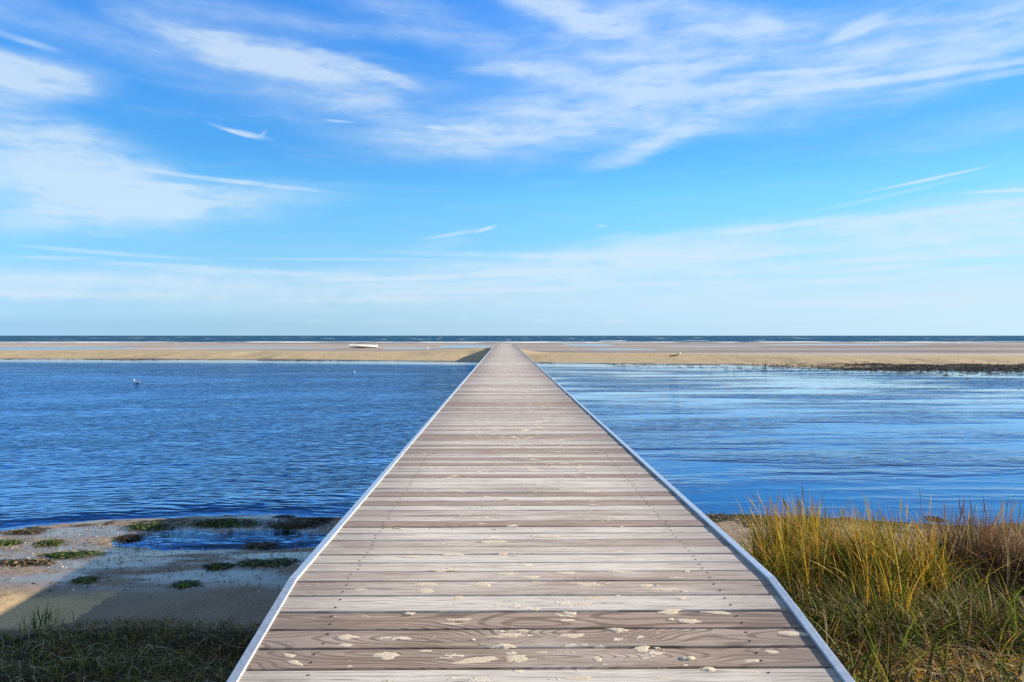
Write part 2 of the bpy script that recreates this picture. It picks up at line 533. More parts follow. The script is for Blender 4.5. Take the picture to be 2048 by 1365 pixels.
ys = np.concatenate([np.linspace(-14, 3.2, 40)[:-1], np.geomspace(3.2, 12, 230)[:-1], np.geomspace(12, 100, 260)[:-1], np.geomspace(100, 420, 190)])
us = np.concatenate([-np.geomspace(1.5, 1.0, 12)[:-1], np.linspace(-1, 1, 420), np.geomspace(1.0, 1.5, 12)[1:]])
X, Y = fan(ys, us)
Hh = height(X, Y)
ysn, ybf = shore_near(X), shore_far(X)
t = Y - ybf
dry_a = np.where(Y < 30,
                 sst(ysn - Y, 2.2, 3.6) * sst(Y, 5.2, 5.8) * (X < -3.3) * 1.0 + sst(Y, 4.6, 3.6) * .4,
                 sst(t, 1.2, 3.5) * (1 - sst(t, 20, 34)))
weed_a = np.where(Y < 30, np.where(X > 0, .40 + .28 * sst(ysn - Y, .7, .1), .16 + .34 * np.exp(-((ysn - Y - .15) / .25) ** 2)),
                  np.exp(-((t - 0.3) / 1.3) ** 2) * .62 + sst(X, 19, 30) * sst(t, -3.0, -.5) * (1 - sst(t, 4, 7)) * .72
                  + (.10 + .25 * sst(X, 5, 15)) * (np.exp(-((t - 10) / 1.6) ** 2) + np.exp(-((t - 5.5) / 1.0) ** 2)))
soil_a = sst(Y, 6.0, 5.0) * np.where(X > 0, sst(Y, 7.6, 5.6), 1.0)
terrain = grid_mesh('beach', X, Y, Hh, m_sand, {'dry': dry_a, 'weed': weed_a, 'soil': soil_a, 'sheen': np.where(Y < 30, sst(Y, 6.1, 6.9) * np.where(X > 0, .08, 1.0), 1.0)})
tag(terrain, kind='structure')

# ------------------------------------------------------------------ water
def ripples(g, p, amp):
    """small wind ripples as a height in metres, crests running diagonally"""
    wob = g.noise(p, 0.35, 2.0, .5)
    q = g.v('ADD', p, g.v('MULTIPLY', g.comb(wob, g.m('MULTIPLY', wob, -1.0), 0.0), (1.2, 1.2, 0)))
    a = g.noise(g.mapping(q, rot=(0, 0, R(-36)), scale=(1.5, 5.8, 1)), 1.0, 1.2, .45)
    b = g.noise(g.mapping(q, loc=(4, 9, 0), rot=(0, 0, R(24)), scale=(3.4, 10.5, 1)), 1.0, 1.2, .45)
    d = g.noise(g.mapping(q, loc=(9, 2, 0), rot=(0, 0, R(-8)), scale=(1.0, 2.8, 1)), 1.0, 2.0, .5)
    a = g.m('SUBTRACT', 1.0, g.m('ABSOLUTE', g.m('MULTIPLY_ADD', a, 2.0, -1.0)))
    hh = g.m('ADD', g.m('MULTIPLY', a, .072), g.m('ADD', g.m('MULTIPLY', b, .055), g.m('MULTIPLY', d, .10)))
    return g.m('MULTIPLY', g.m('MULTIPLY', hh, 1.15), amp)


m_lag, g = material('lagoon_water')
p = g.pos()
wx, wy, wz = g.xyz(p)
depth = g.attr('depth').outputs['Fac']
calm = g.attr('calm').outputs['Fac']
patch = g.noise(g.mapping(p, scale=(.10, .42, 1)), 1.0, 4.0, .6)
right = g.step(wx, -.5, 1.6)
amp_r = g.m('MULTIPLY_ADD', g.step(patch, .44, .66), .55, .07)
wind = g.m('MULTIPLY_ADD', g.step(g.noise(g.mapping(p, loc=(8, 3, 0), scale=(.07, .20, 1)), 1.0, 3.0, .6), .32, .62), .55, .60)
amp = g.m('MULTIPLY', g.mix(right, wind, amp_r), g.m('SUBTRACT', 1.0, calm))
nrm = g.bump(ripples(g, p, amp), 1.0, 1.0)
fr = g.n('ShaderNodeFresnel')
g.put(fr.inputs[0], 1.333)
g.put(fr.inputs[1], nrm)
gl = g.n('ShaderNodeBsdfGlossy')
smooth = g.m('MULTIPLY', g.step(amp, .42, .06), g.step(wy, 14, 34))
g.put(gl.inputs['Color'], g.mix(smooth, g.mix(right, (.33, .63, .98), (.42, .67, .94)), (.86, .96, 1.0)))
g.put(gl.inputs['Roughness'], .05)
g.put(gl.inputs['Normal'], nrm)
df = g.n('ShaderNodeBsdfDiffuse')
bot = g.noise(g.mapping(p, loc=(2, 2, 0), scale=(.25, .6, 1)), 1.0, 4.0, .6)
g.put(df.inputs[0], g.mix(right, (.006, .030, .095), g.mix(bot, (.010, .035, .085), (.05, .06, .085))))
tr = g.n('ShaderNodeBsdfTransparent')
g.put(tr.inputs[0], (.62, .72, .80))
body = g.mixsh(g.m('MULTIPLY_ADD', g.step(depth, 0.0, .22), .86, .10), tr.outputs[0], df.outputs[0])
g.out(g.mixsh(g.m('MULTIPLY_ADD', fr.outputs[0], g.m('MULTIPLY_ADD', right, -.25, 1.65), g.m('MULTIPLY_ADD', right, -.10, .22), clamp=True), body, gl.outputs[0]))

ys = np.concatenate([np.geomspace(5.5, 12, 120)[:-1], np.geomspace(12, 92, 150)])
us = np.linspace(-1.5, 1.5, 260)
X, Y = fan(ys, us)
dep = -height(X, Y)
t = Y - shore_far(X)
calm_a = sst(t, -11, -4) * np.where(X < 0, .93, .88)
calm_a = np.maximum(calm_a, (1 - sst(dep, .0, .05)) * .9)
calm_a = np.maximum(calm_a, np.where(X > 0, sst(Y, 13, 10.5) * .75, 0))
lag = grid_mesh('lagoon', X, Y, np.zeros_like(X), m_lag, {'depth': dep, 'calm': calm_a})
tag(lag, kind='structure')

m_sea, g = material('sea_water')
p = g.pos()
wx, wy, wz = g.xyz(p)
open_ = g.step(wy, 192, 214)
a = g.noise(g.mapping(p, scale=(.16, .55, 1)), 1.0, 3.0, .55)
b = g.noise(g.mapping(p, scale=(.03, .12, 1)), 1.0, 3.0, .55)
hh = g.m('MULTIPLY', g.m('ADD', g.m('MULTIPLY', a, .9), g.m('MULTIPLY', b, 2.2)), g.m('MULTIPLY', open_, 1.0))
nrm = g.bump(hh, 1.0, 1.0)
gl = g.n('ShaderNodeBsdfGlossy')
g.put(gl.inputs['Color'], (.9, .95, 1.0))
g.put(gl.inputs['Roughness'], g.m('MULTIPLY_ADD', open_, .22, .05))
g.put(gl.inputs['Normal'], nrm)
df = g.n('ShaderNodeBsdfDiffuse')
deepc = g.mix(g.noise(g.mapping(p, scale=(.012, .05, 1)), 1.0, 4.0, .6), (.004, .038, .088), (.012, .085, .145))
g.put(df.inputs[0], g.mix(open_, (.10, .09, .085), deepc))
body = g.mixsh(g.m('MULTIPLY_ADD', open_, -.68, .80), df.outputs[0], gl.outputs[0])
# surf: broken foam lines where the swell meets the flats, whitecaps farther out
ln = g.noise(g.mapping(p, scale=(.035, .10, 1)), 1.0, 5.0, .62)
ln2 = g.noise(g.mapping(p, loc=(3, 1, 0), scale=(.09, .045, 1)), 1.0, 4.0, .6)
surf = g.m('MULTIPLY', g.step(wy, 196, 206), g.step(wy, 262, 246))
foam = g.m('MULTIPLY', surf, g.step(g.m('ADD', ln, g.m('MULTIPLY', g.m('SUBTRACT', ln2, .5), .35)), .49, .54))
cap = g.m('MULTIPLY', g.m('MULTIPLY', open_, g.step(wy, 250, 290)), g.step(g.noise(g.mapping(p, loc=(9, 4, 0), scale=(.06, .022, 1)), 1.0, 4.0, .6), .63, .67))
fd = g.n('ShaderNodeBsdfDiffuse')
g.put(fd.inputs[0], (.82, .84, .85))
g.out(g.mixsh(g.m('MAXIMUM', foam, cap), body, fd.outputs[0]))
ys = np.concatenate([np.linspace(98, 300, 60)[:-1], np.geomspace(300, 2000, 30)])
us = np.linspace(-1.6, 1.6, 60)
X, Y = fan(ys, us, 20, 1.0)
sea = grid_mesh('sea', X, Y, np.zeros_like(X), m_sea)
tag(sea, kind='structure')

# ------------------------------------------------------------------ boardwalk
XL0, XL1, XR1, XR0 = -1.048, -1.008, 1.291, 1.331     # outer / inner edges of the two steel kerbs
Y_KINK, Y_END, Y_FOOT = 3.61, 101.5, -0.45
PITCH, PW, PT = 0.1448, 0.1328, 0.034

m_wood, g = material('weathered_planks')
p = g.pos()
x, y, z = g.xyz(p)
rnd = g.attr('tone').outputs['Fac']
rnd2 = g.attr('figure').outputs['Fac']
rnd3 = g.attr('seed').outputs['Fac']
q = g.comb(g.m('MULTIPLY_ADD', rnd3, 340.0, x), g.m('MULTIPLY_ADD', rnd3, 61.7, y), g.m('MULTIPLY', rnd3, 730.0))
fibre = g.noise(g.mapping(q, scale=(3.6, 120, 1)), 1.0, 5.0, .7)
cath = g.noise(g.mapping(q, scale=(.75, 5.0, 1)), 1.0, 1.2, .4)
rings = g.m('SINE', g.m('MULTIPLY_ADD', cath, g.m('MULTIPLY_ADD', rnd3, 110.0, 170.0), g.m('MULTIPLY', fibre, 2.2)))
rings = g.step(rings, -.95, -.1)
fibre2 = g.noise(g.mapping(q, scale=(.9, 38, 1)), 1.0, 4.0, .6)
blot = g.noise(g.mapping(q, scale=(1.2, 5.0, 1)), 1.0, 4.0, .6)
c_pale = g.mix(blot, (.53, .475, .42), (.73, .67, .605))
c_brn = g.mix(blot, (.265, .185, .14), (.47, .36, .29))
tone = g.m('ADD', rnd, g.m('MULTIPLY', g.m('SUBTRACT', blot, .5), .9))
c = g.mix(g.step(tone, .18, .88), c_brn, c_pale)
vis = g.m('MULTIPLY_ADD', g.step(rnd2, .35, .95), .48, .10)
c = g.mix(g.m('MULTIPLY', g.m('SUBTRACT', 1.0, rings), vis), c, (.085, .058, .045))
c = g.mix(g.m('MULTIPLY', g.step(fibre, .47, .66), .62), c, (.11, .08, .065))
streak = g.noise(g.mapping(q, loc=(3, 8, 0), scale=(.8, 46, 1)), 1.0, 3.0, .6)
c = g.mix(g.m('MULTIPLY', g.step(streak, .56, .74), .55), c, (.12, .09, .075))
c = g.mix(g.m('MULTIPLY', g.step(fibre2, .55, .8), .35), c, (.64, .60, .56))
# knots
kv = g.n('ShaderNodeTexVoronoi', feature='F1')
g.put(kv.inputs['Vector'], g.mapping(q, scale=(1.7, 5.5, 1)))
g.put(kv.inputs['Scale'], 1.0)
knot = g.step(kv.outputs['Distance'], .085, .03)
c = g.mix(g.m('MULTIPLY', knot, .75), c, (.09, .06, .045))
# damp, less trodden margins; trodden-in dry sand along the middle
off = g.m('ABSOLUTE', g.m('SUBTRACT', x, .142))
marg = g.m('MULTIPLY', g.step(g.m('ADD', off, g.m('MULTIPLY', g.m('SUBTRACT', blot, .5), .5)), .62, 1.15), .42)
c = g.mix(marg, c, (.16, .135, .135))
s1 = g.noise(g.mapping(p, scale=(5.5, 15, 1)), 1.0, 5.0, .62)
s2 = g.noise(g.mapping(p, loc=(4, 4, 0), scale=(1.0, .6, 1)), 1.0, 3.0, .5)
sth = g.m('ADD', .612, g.m('ADD', g.m('MULTIPLY', g.step(off, .3, 1.1), .10), g.m('MULTIPLY', g.m('SUBTRACT', .5, s2), .22)))
sandm = g.step(g.m('SUBTRACT', s1, sth), -.012, .02)
dust = g.m('MULTIPLY', g.m('MULTIPLY', g.step(off, .95, .1), g.step(y, 3, 26)), .34)
c = g.mix(dust, c, (.60, .52, .45))
c = g.mix(g.m('MULTIPLY', sandm, .9), c, (.70, .61, .48))
hgt = g.m('ADD', g.m('MULTIPLY', fibre, .0016), g.m('ADD', g.m('MULTIPLY', rings, g.m('MULTIPLY', vis, .0016)), g.m('MULTIPLY', sandm, .003)))
g.out(g.principled(c, g.m('MULTIPLY_ADD', sandm, .25, .58), g.bump(hgt, 1.0, 1.0), spec=.15))

m_screw, g = material('rusty_screw')
g.out(g.principled((.06, .05, .045), .5, metallic=.6))
m_dark, g = material('dark_timber')
p = g.pos()
n = g.noise(g.mapping(p, scale=(20, 2, 20)), 1.0, 4.0, .6)
g.out(g.principled(g.mix(n, (.06, .05, .04), (.14, .115, .09)), .8, g.bump(n, .5, .01)))
m_steel, g = material('galvanised_steel')
p = g.pos()
sp = g.n('ShaderNodeTexVoronoi', feature='F1')
g.put(sp.inputs['Vector'], p)
g.put(sp.inputs['Scale'], 55.0)
spx = g.xyz(sp.outputs['Color'])[0]
st = g.noise(g.mapping(p, scale=(14, 3, 14)), 1.0, 5.0, .65)
dirt = g.step(g.noise(p, 7.0, 5.0, .7), .56, .75)
c = g.mix(spx, (.60, .645, .69), (.76, .80, .84))
c = g.mix(g.m('MULTIPLY', st, .35), c, (.50, .52, .55))
c = g.mix(g.m('MULTIPLY', dirt, .35), c, (.46, .42, .37))
g.out(g.principled(c, g.m('MULTIPLY_ADD', st,   .22, .26), g.bump(st, .2, .002), metallic=.70, spec=.5))

walk = empty('boardwalk', (0.142, Y_FOOT, 0.45))
tag(walk, 'long straight boardwalk of grey weathered planks with steel edges running over the lagoon', 'boardwalk')
w_inv = Matrix.Translation(-Vector(walk.location))


def w_part(mb, name, mats, smooth=False):
    o = mb.build(name, mats, walk, smooth)
    o.data.transform(w_inv)
    if getattr(mb, 'tone', None):
        for j, nm in enumerate(('tone', 'figure', 'seed')):
            at = o.data.attributes.new(nm, 'FLOAT', 'POINT')
            at.data.foreach_set('value', np.array([t_[j] for t_ in mb.tone], np.float32))
    return o


TONES_RAMP = [(.50, .45), (.88, .15), (.20, .90), (.34, .90), (.30, .75), (.92, .2), (.45, .6)]    # outward end first, walking back
TONES_DECK = [(.48, .4), (.78, .2), (.82, .3), (.66, .2), (.40, .5), (.74, .2), (.90, .1), (.25, .6), (.60, .3), (.52, .4), (.80, .2), (.30, .5)]
prng = random.Random(41)


def planks(mb, y0, y1, slope):
    mb.tone = []
    n = int(round((y1 - y0) / PITCH))
    up = Vector((0, -math.sin(slope), math.cos(slope)))
    al = Vector((0, math.cos(slope), math.sin(slope)))
    b = 0.005
    prof = [(0, b), (0.0015, 0.0016), (b, 0.0), (PW - b, 0.0), (PW - .0015, 0.0016), (PW, b), (PW, PT), (0, PT)]
    for i in range(n):
        ya = y0 + i * PITCH * (1 if slope == 0 else math.cos(slope))
        zt = random.uniform(-.0016, .0016)
        tl = random.uniform(-.0012, .0012)
        xa = XL1 - .012 + random.uniform(-.006, .012)
        xb = XR1 + .012 + random.uniform(-.012, .006)
        vs = []
        nx = 5
        bow = random.uniform(-.0015, .0015)
        sk = random.uniform(-.0012, .0012)
        for k in range(nx):
            f = k / (nx - 1)
            xx = xa + (xb - xa) * f
            dz = zt + bow * math.sin(f * 9 + i) + tl * (f - .5)
            for a, dn in prof:
                o = Vector((xx, ya, deck_z(ya) if slope else DECK)) + al * (a + sk * math.sin(f * 5 + i * 2)) + up * (dz - dn)
                vs.append(o)
        k8 = len(prof)
        fs = []
        for k in range(nx - 1):
            for j in range(k8):
                a, c2 = k * k8 + j, k * k8 + (j + 1) % k8
                fs.append((a, a + k8, c2 + k8, c2))
        fs += [tuple(range(k8)), tuple(range(nx * k8 - 1, (nx - 1) * k8 - 1, -1))]
        mb.add(vs, fs, 0)
        known = TONES_RAMP if slope else TONES_DECK
        ki = n - 1 - i if slope else i
        tone, fig = known[ki] if ki < len(known) else (prng.random(), prng.random() * .8)
        sd = prng.random()
        if ya < 7.5:
            for jx in (-.755, 1.03):
                for fy in (.27, .73):
                    cx, off_ = jx + random.uniform(-.012, .012), PW * fy + random.uniform(-.006, .006)
                    ctr = Vector((cx, ya, deck_z(ya) if slope else DECK)) + al * off_ + up * (zt + .0022)
                    r = .0044
                    ring = [ctr + Vector((math.cos(t_) * r, 0, 0)) + al * math.sin(t_) * r for t_ in [k * math.pi / 4 for k in range(8)]]
                    rim = [q_ - up * .004 for q_ in ring]
                    mb.add(ring + rim, [tuple(range(8))] + [(k, 8 + k, 8 + (k + 1) % 8, (k + 1) % 8) for k in range(8)], 1)
        mb.tone += [(tone, fig, sd)] * (len(mb.v) - len(mb.tone))


mb = MB()
planks(mb, Y_KINK, Y_END, 0.0)
w_part(mb, 'decking', [m_wood, m_screw])
mb = MB()
SL = math.atan(0.15)
nr = int((Y_KINK - Y_FOOT) / (PITCH * math.cos(SL)))
planks(mb, Y_KINK - nr * PITCH * math.cos(SL), Y_KINK - nr * PITCH * math.cos(SL) + nr * PITCH, SL)
w_part(mb, 'ramp', [m_wood, m_screw])


def kerb_profile(w):
    h_, r_ = .013, .003
    return [(0, -.16), (w, -.16), (w, h_ - r_), (w - r_ * .3, h_ - r_ * .3), (w - r_, h_), (r_, h_), (r_ * .3, h_ - r_ * .3), (0, h_ - r_)]


for x0, outer in ((XL0, -1), (XR1, 1)):
    mb = MB()
    joints = [Y_KINK, 4.88 if outer > 0 else 7.4]
    while joints[-1] < Y_END:
        joints.append(min(Y_END + .02, joints[-1] + 6.0))
    for a_, b_ in zip(joints[:-1], joints[1:]):
        mb.prism(kerb_profile(.040), (x0, a_ + (.005 if a_ > Y_KINK else 0), DECK), (x0, b_ - .005, DECK))
        yb_ = a_ + .05
        while yb_ < b_ and a_ > Y_KINK:
            mb.tube([(x0 + .02, yb_, DECK + .011), (x0 + .02, yb_, DECK + .0165)], [.009, .007], 8)
            yb_ += 2.95
    w_part(mb, 'steel_edge', [m_steel])
    mb = MB()
    mb.prism(kerb_profile(.040), (x0, Y_FOOT - .02, deck_z(Y_FOOT - .02)), (x0, Y_KINK, DECK))
    w_part(mb, 'ramp_edge', [m_steel])
mb = MB()
for jx in (-.755, .15, 1.03):
    mb.prism([(-.03, -.2), (.03, -.2), (.03, 0), (-.03, 0)], (jx, Y_KINK, DECK - PT - .004), (jx, Y_END, DECK - PT - .004))
    mb.prism([(-.03, -.16), (.03, -.16), (.03, 0), (-.03, 0)], (jx, Y_FOOT + .3, deck_z(Y_FOOT + .3) - PT - .006), (jx, Y_KINK - .002, DECK - PT - .006))
w_part(mb, 'joists', [m_dark])
pile0 = None
yy = 7.2
while yy < Y_END:
    for s_ in (-.86, 1.14):
        if pile0 is None:
            mb = MB()
            mb.tube([(0, 0, -1.3), (0, 0, DECK - PT - .21)], .085, 12)
            pile0 = mb.build('pile', [m_dark], walk)
            o = pile0
        else:
            o = pile0.copy()
            C.objects.link(o)
            o.parent = walk
        o.location = Vector((s_, yy, 0)) - Vector(walk.location)
    yy += 6.0

# loose sand lying on the planks
m_dsand, g = material('pale_dry_sand')
p = g.pos()
n1 = g.noise(p, 90.0, 4.0, .7)
n2 = g.noise(p, 400.0, 2.0, .6)
g.out(g.principled(g.mix(n1, (.50, .41, .30), (.68, .58, .45)), .9, g.bump(g.m('ADD', g.m('MULTIPLY', n1, .002), g.m('MULTIPLY', n2, .0008)), 1.0, 1.0), spec=.2))
mb = MB()


def lump(x0, y0, a, b, hgt_, ang, seed):
    ns, nrings = 22, 4
    vs, fs = [], []
    z0 = deck_z(y0) + .0008
    sl = 0.15 if y0 < Y_KINK else 0.0
    ca, sa = math.cos(ang), math.sin(ang)

    def ptx(r, th):
        e = 1 + .75 * (float(fbm(math.cos(th) * 1.6 + seed * 7.1 + 9, math.sin(th) * 1.6 + seed * 3.7 + 9, 5, 3)) - .5) * 2
        u_, v_ = math.cos(th) * a * r * e, math.sin(th) * b * r * e
        return x0 + u_ * ca - v_ * sa, y0 + u_ * sa + v_ * ca
    vs.append((x0, y0, z0 + hgt_ + .0006))
    for k in range(1, nrings + 1):
        r = k / nrings
        for j in range(ns):
            xx, yy_ = ptx(r, 2 * math.pi * j / ns)
            hh_ = hgt_ * (1 - r ** 2) * (.5 + float(vnoise(xx * 90, yy_ * 90, seed))) - (.001 if k == nrings else 0)
            vs.append((xx, yy_, z0 + sl * (yy_ - y0) + hh_ + .0006 * (k < nrings)))
    for j in range(ns):
        fs.append((0, 1 + j, 1 + (j + 1) % ns))
        for k in range(nrings - 1):
            a_, b_ = 1 + k * ns + j, 1 + k * ns + (j + 1) % ns
            fs.append((a_, a_ + ns, b_ + ns, b_))
    mb.add(vs, fs)


LUMPS = [(772, 1313, 30, 16, .010, 0), (950, 1323, 50, 14, .006, 12), (1030, 1322, 28, 20, .010, 20), (1008, 1296, 26, 9, .014, -8), (690, 1275, 24, 9, .006, -10),
         (915, 1199, 14, 9, .010, 0), (852, 1170, 26, 6, .006, 0), (848, 1183, 20, 9, .006, 5), (966, 1172, 22, 9, .008, -10), (690, 1291, 18, 5, .003, 5),
         (850, 1304, 22, 5, .003, 4), (1178, 1171, 36, 7, .008, -12), (1290, 1174, 22, 7, .008, 0), (1325, 1182, 32, 5, .006, 10), (1190, 1199, 42, 6, .007, 3),
         (1165, 1211, 24, 5, .004, 0), (1022, 1273, 34, 8, .004, -4), (1145, 1275, 30, 9, .005, 4), (1236, 1264, 24, 8, .012, -10), (1600, 1272, 36, 9, .006, -6),
         (1545, 1309, 20, 6, .005, -20), (1282, 1302, 26, 10, .006, 10), (1195, 1322, 12, 8, .006, 60), (1378, 1322, 16, 8, .014, 0), (1418, 1345, 24, 9, .012, -5),
         (1160, 1361, 40, 8, .008, 0), (1505, 1327, 18, 5, .004, 8), (576, 1311, 18, 6, .003, -50), (590, 1326, 20, 7, .003, -55), (915, 1241, 26, 5, .003, 5),
         (905, 1250, 26, 4, .003, 0), (1142, 1229, 14, 6, .006, -20), (1375, 1245, 28, 8, .005, -15), (1440, 1229, 34, 6, .004, -12), (1340, 1227, 30, 9, .005, 10),
         (1085, 1308, 18, 4, .004, 0), (1040, 1264, 18, 4, .003, 0), (985, 1276, 22, 3, .003, 0), (1330, 1362, 30, 6, .006, 0), (1510, 1350, 20, 6, .006, 0),
         (820, 1114, 22, 4, .006, 0), (905, 1110, 20, 5, .008, 0), (980, 1085, 40, 4, .004, 0), (1100, 1074, 38, 4, .006, 0), (1010, 1150, 22, 4, .008, 0),
         (1060, 1156, 24, 4, .006, 0), (1130, 1148, 34, 4, .006, 0), (880, 1142, 30, 4, .004, 0), (1240, 1146, 28, 4, .006, 0), (720, 1180, 16, 3, .003, 0)]
for i, (px, py, a, b, hh_, an) in enumerate(LUMPS):
    x0, y0, _ = deck_pt(px, py)
    s_ = y0 / FPX
    vsc = y0 / (EYE - deck_z(y0)) * (1 if y0 > Y_KINK else .72)
    lump(x0, y0, a * s_ * .9, min(b * s_ * vsc * .55, .045), hh_ * (.06 if hh_ < .012 else .35), R(an) * .4, i + 3)
for i in range(60):
    y0 = 2.6 * (14 / 2.6) ** random.random()
    x0 = max(-.9, min(1.18, random.gauss(.2, .45)))
    a = random.uniform(.005, .02)
    lump(x0, y0, a * random.uniform(1, 2.2), a * .7, random.uniform(.0004, .0014), random.uniform(-.3, .3), i + 90)
tag(mb.build('scattered_sand', [m_dsand], None, True), 'pale dry sand scattered in patches over the grey planks', 'sand', kind='stuff')


# ------------------------------------------------------------------ ribbons: grass blades, stems, weed
def leaf_material(name, rough=.55, trans=.35):
    m, g = material(name)
    c_ = g.attr('col').outputs['Color']
    pr = g.principled(c_, rough, spec=.12)
    tl = g.n('ShaderNodeBsdfTranslucent')
    g.put(tl.inputs[0], c_)
    g.out(g.mixsh(trans, pr, tl.outputs[0]))
    return m


m_grass = leaf_material('grass_blades', .6, .28)
m_weed = leaf_material('seaweed', .4, .15)


def ribbons(name, P3, Wd, wid, colr, mat, parent=None):
    """P3 (n,K,3) centre lines, Wd (n,3) width direction, wid (n,K), colr (n,K,3): one mesh of ribbons"""
    n, K, _ = P3.shape
    off = Wd[:, None, :] * wid[:, :, None] * .5
    V = np.stack([P3 - off, P3 + off], 2).reshape(-1, 3)
    base = (np.arange(n) * K * 2)[:, None] + (np.arange(K - 1) * 2)[None, :]
    q = np.stack([base, base + 1, base + 3, base + 2], -1).reshape(-1, 4)
    me = bpy.data.meshes.new(name)
    me.vertices.add(len(V))
    me.vertices.foreach_set('co', V.astype(np.float32).ravel())
    me.loops.add(q.size)
    me.loops.foreach_set('vertex_index', q.astype(np.int32).ravel())
    me.polygons.add(len(q))
    me.polygons.foreach_set('loop_start', np.arange(0, q.size, 4, dtype=np.int32))
    me.polygons.foreach_set('loop_total', np.full(len(q), 4, dtype=np.int32))
    me.polygons.foreach_set('use_smooth', np.ones(len(q), dtype=bool))
    me.update(calc_edges=True)
    a = me.color_attributes.new('col', 'FLOAT_COLOR', 'POINT')
    cc = np.ones((n, K, 2, 4), np.float32)
    cc[..., :3] = colr[:, :, None, :]
    a.data.foreach_set('color', cc.ravel())
    me.materials.append(mat)
    o = bpy.data.objects.new(name, me)
    if parent:
        o.parent = parent
    C.objects.link(o)
    return o


PAL = {
    'green': ((.035, .075, .008), (.16, .26, .02)), 'olive': ((.11, .12, .018), (.30, .27, .04)), 'yellow': ((.30, .21, .02), (.62, .42, .04)),
    'orange': ((.32, .15, .022), (.60, .29, .035)), 'brown': ((.10, .055, .025), (.21, .12, .06)), 'straw': ((.28, .21, .10), (.48, .39, .22)),
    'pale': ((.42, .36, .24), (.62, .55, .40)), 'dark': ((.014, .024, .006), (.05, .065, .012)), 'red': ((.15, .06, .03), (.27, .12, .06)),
    'weed': ((.012, .026, .004), (.05, .085, .012)), 'rot': ((.02, .014, .008), (.06, .045, .02)),
}


def pick(n, mixd):
    ks = list(mixd)
    w = np.array([mixd[k] for k in ks], float)
    id_ = rng.choice(len(ks), n, p=w / w.sum())
    lo = np.array([PAL[k][0] for k in ks])[id_]
    hi = np.array([PAL[k][1] for k in ks])[id_]
    return lo + (hi - lo) * rng.random((n, 1))


def blades(name, xy, h_, lean, laz, wid, mixd, tipmix, parent=None, K=7, ear=None, curl=.6, tipf=.45, mat=None):
    n = len(xy)
    zb = height(xy[:, 0], xy[:, 1]) - .015
    tt = np.linspace(0, 1, K)[None, :]
    hz_ = lean[:, None] * h_[:, None] * (tt * (1 - curl) + curl * tt ** 2.2)
    vz = h_[:, None] * (tt - .38 * np.minimum(lean[:, None], 1.7) * tt ** 2)
    d = np.stack([np.cos(laz), np.sin(laz), 0 * laz], -1)
    P3 = np.zeros((n, K, 3))
    P3[..., 0] = xy[:, 0, None] + d[:, 0, None] * hz_
    P3[..., 1] = xy[:, 1, None] + d[:, 1, None] * hz_
    P3[..., 2] = zb[:, None] + vz
    bow = (rng.random((n, 1)) - .5) * .12 * h_[:, None] * np.sin(tt * math.pi * rng.uniform(.6, 1.6, (n, 1)))
    P3[..., 0] -= d[:, 1, None] * bow
    P3[..., 1] += d[:, 0, None] * bow
    g0 = height(P3[..., 0].ravel(), P3[..., 1].ravel()).reshape(n, K)
    P3[..., 2] = np.maximum(P3[..., 2], g0 + .004 + .01 * tt)
    fa = rng.random(n) * math.pi
    Wd = np.stack([np.cos(fa), np.sin(fa), (rng.random(n) - .5) * .5], -1)
    w = wid[:, None] * np.clip(1.05 - tt ** 1.7, .06, 1) * np.clip(.55 + 2.2 * tt, 0, 1)
    if ear is not None:
        w = np.where(ear[:, None] > 0, wid[:, None] * .55 + ear[:, None] * np.exp(-((tt - .86) / .10) ** 2), w)
        w[:, -1] = np.where(ear > 0, .001, w[:, -1])
    cr, ct = pick(n, mixd), pick(n, tipmix)
    f = np.clip((tt - (1 - tipf)) / tipf, 0, 1)[..., None] * rng.random((n, 1, 1)) ** .6
    col_ = cr[:, None, :] * (1 - f) + ct[:, None, :] * f
    return ribbons(name, P3, Wd, w, col_, mat or m_grass, parent)


def scatter(n, fn, xr, yr):
    out = []
    while len(out) < n:
        x_, y_ = random.uniform(*xr), random.uniform(*yr)
        if random.random() < fn(x_, y_):
            out.append((x_, y_))
    return np.array(out)


def clumped(n, centres, spread):
    c_ = np.array(centres)[rng.integers(0, len(centres), n)]
    return c_ + rng.normal(0, 1, (n, 2)) * spread


# --- right side: tall yellow-green clump beside the boardwalk
def in_main(x_, y_):
    u_, v_ = (x_ - 2.55) / .92, (y_ - 6.1) / 1.35
    return max(0.0, 1 - (u_ * u_ + v_ * v_)) ** .6 * (x_ > 1.86 + .48 * max(0.0, y_ - 5.5))


cent = scatter(52, in_main, (1.75, 4.1), (4.7, 7.5))
tall = empty('grass_clump', (2.55, 6.1, Z(2.55, 6.1)))
tag(tall, 'tall dense clump of yellow and green marsh grass beside the right steel edge', 'grass clump', 'grass clumps on the right bank')
inv = Matrix.Translation(-Vector(tall.location))
n = 4600
xy = clumped(n, cent, .075)
sc = np.clip(.38 + 1.05 * np.array([vnoise(a_ * 2.6, b_ * 2.6, 77) for a_, b_ in xy]), .4, 1.3)
o = blades('blade', xy, rng.uniform(.30, .76, n) * sc, rng.gamma(2.2, .20, n), rng.normal(2.6, 1.7, n), rng.uniform(.007, .018, n),
           {'green': 3.4, 'olive': 2, 'yellow': 2.8, 'orange': 2.0, 'dark': 3, 'brown': .8}, {'yellow': 4, 'orange': 3.6, 'straw': 1.2, 'olive': .8}, tall)
o.name = 'leaves'
o.data.transform(inv)
n = 420
xy = clumped(n, cent, .11)
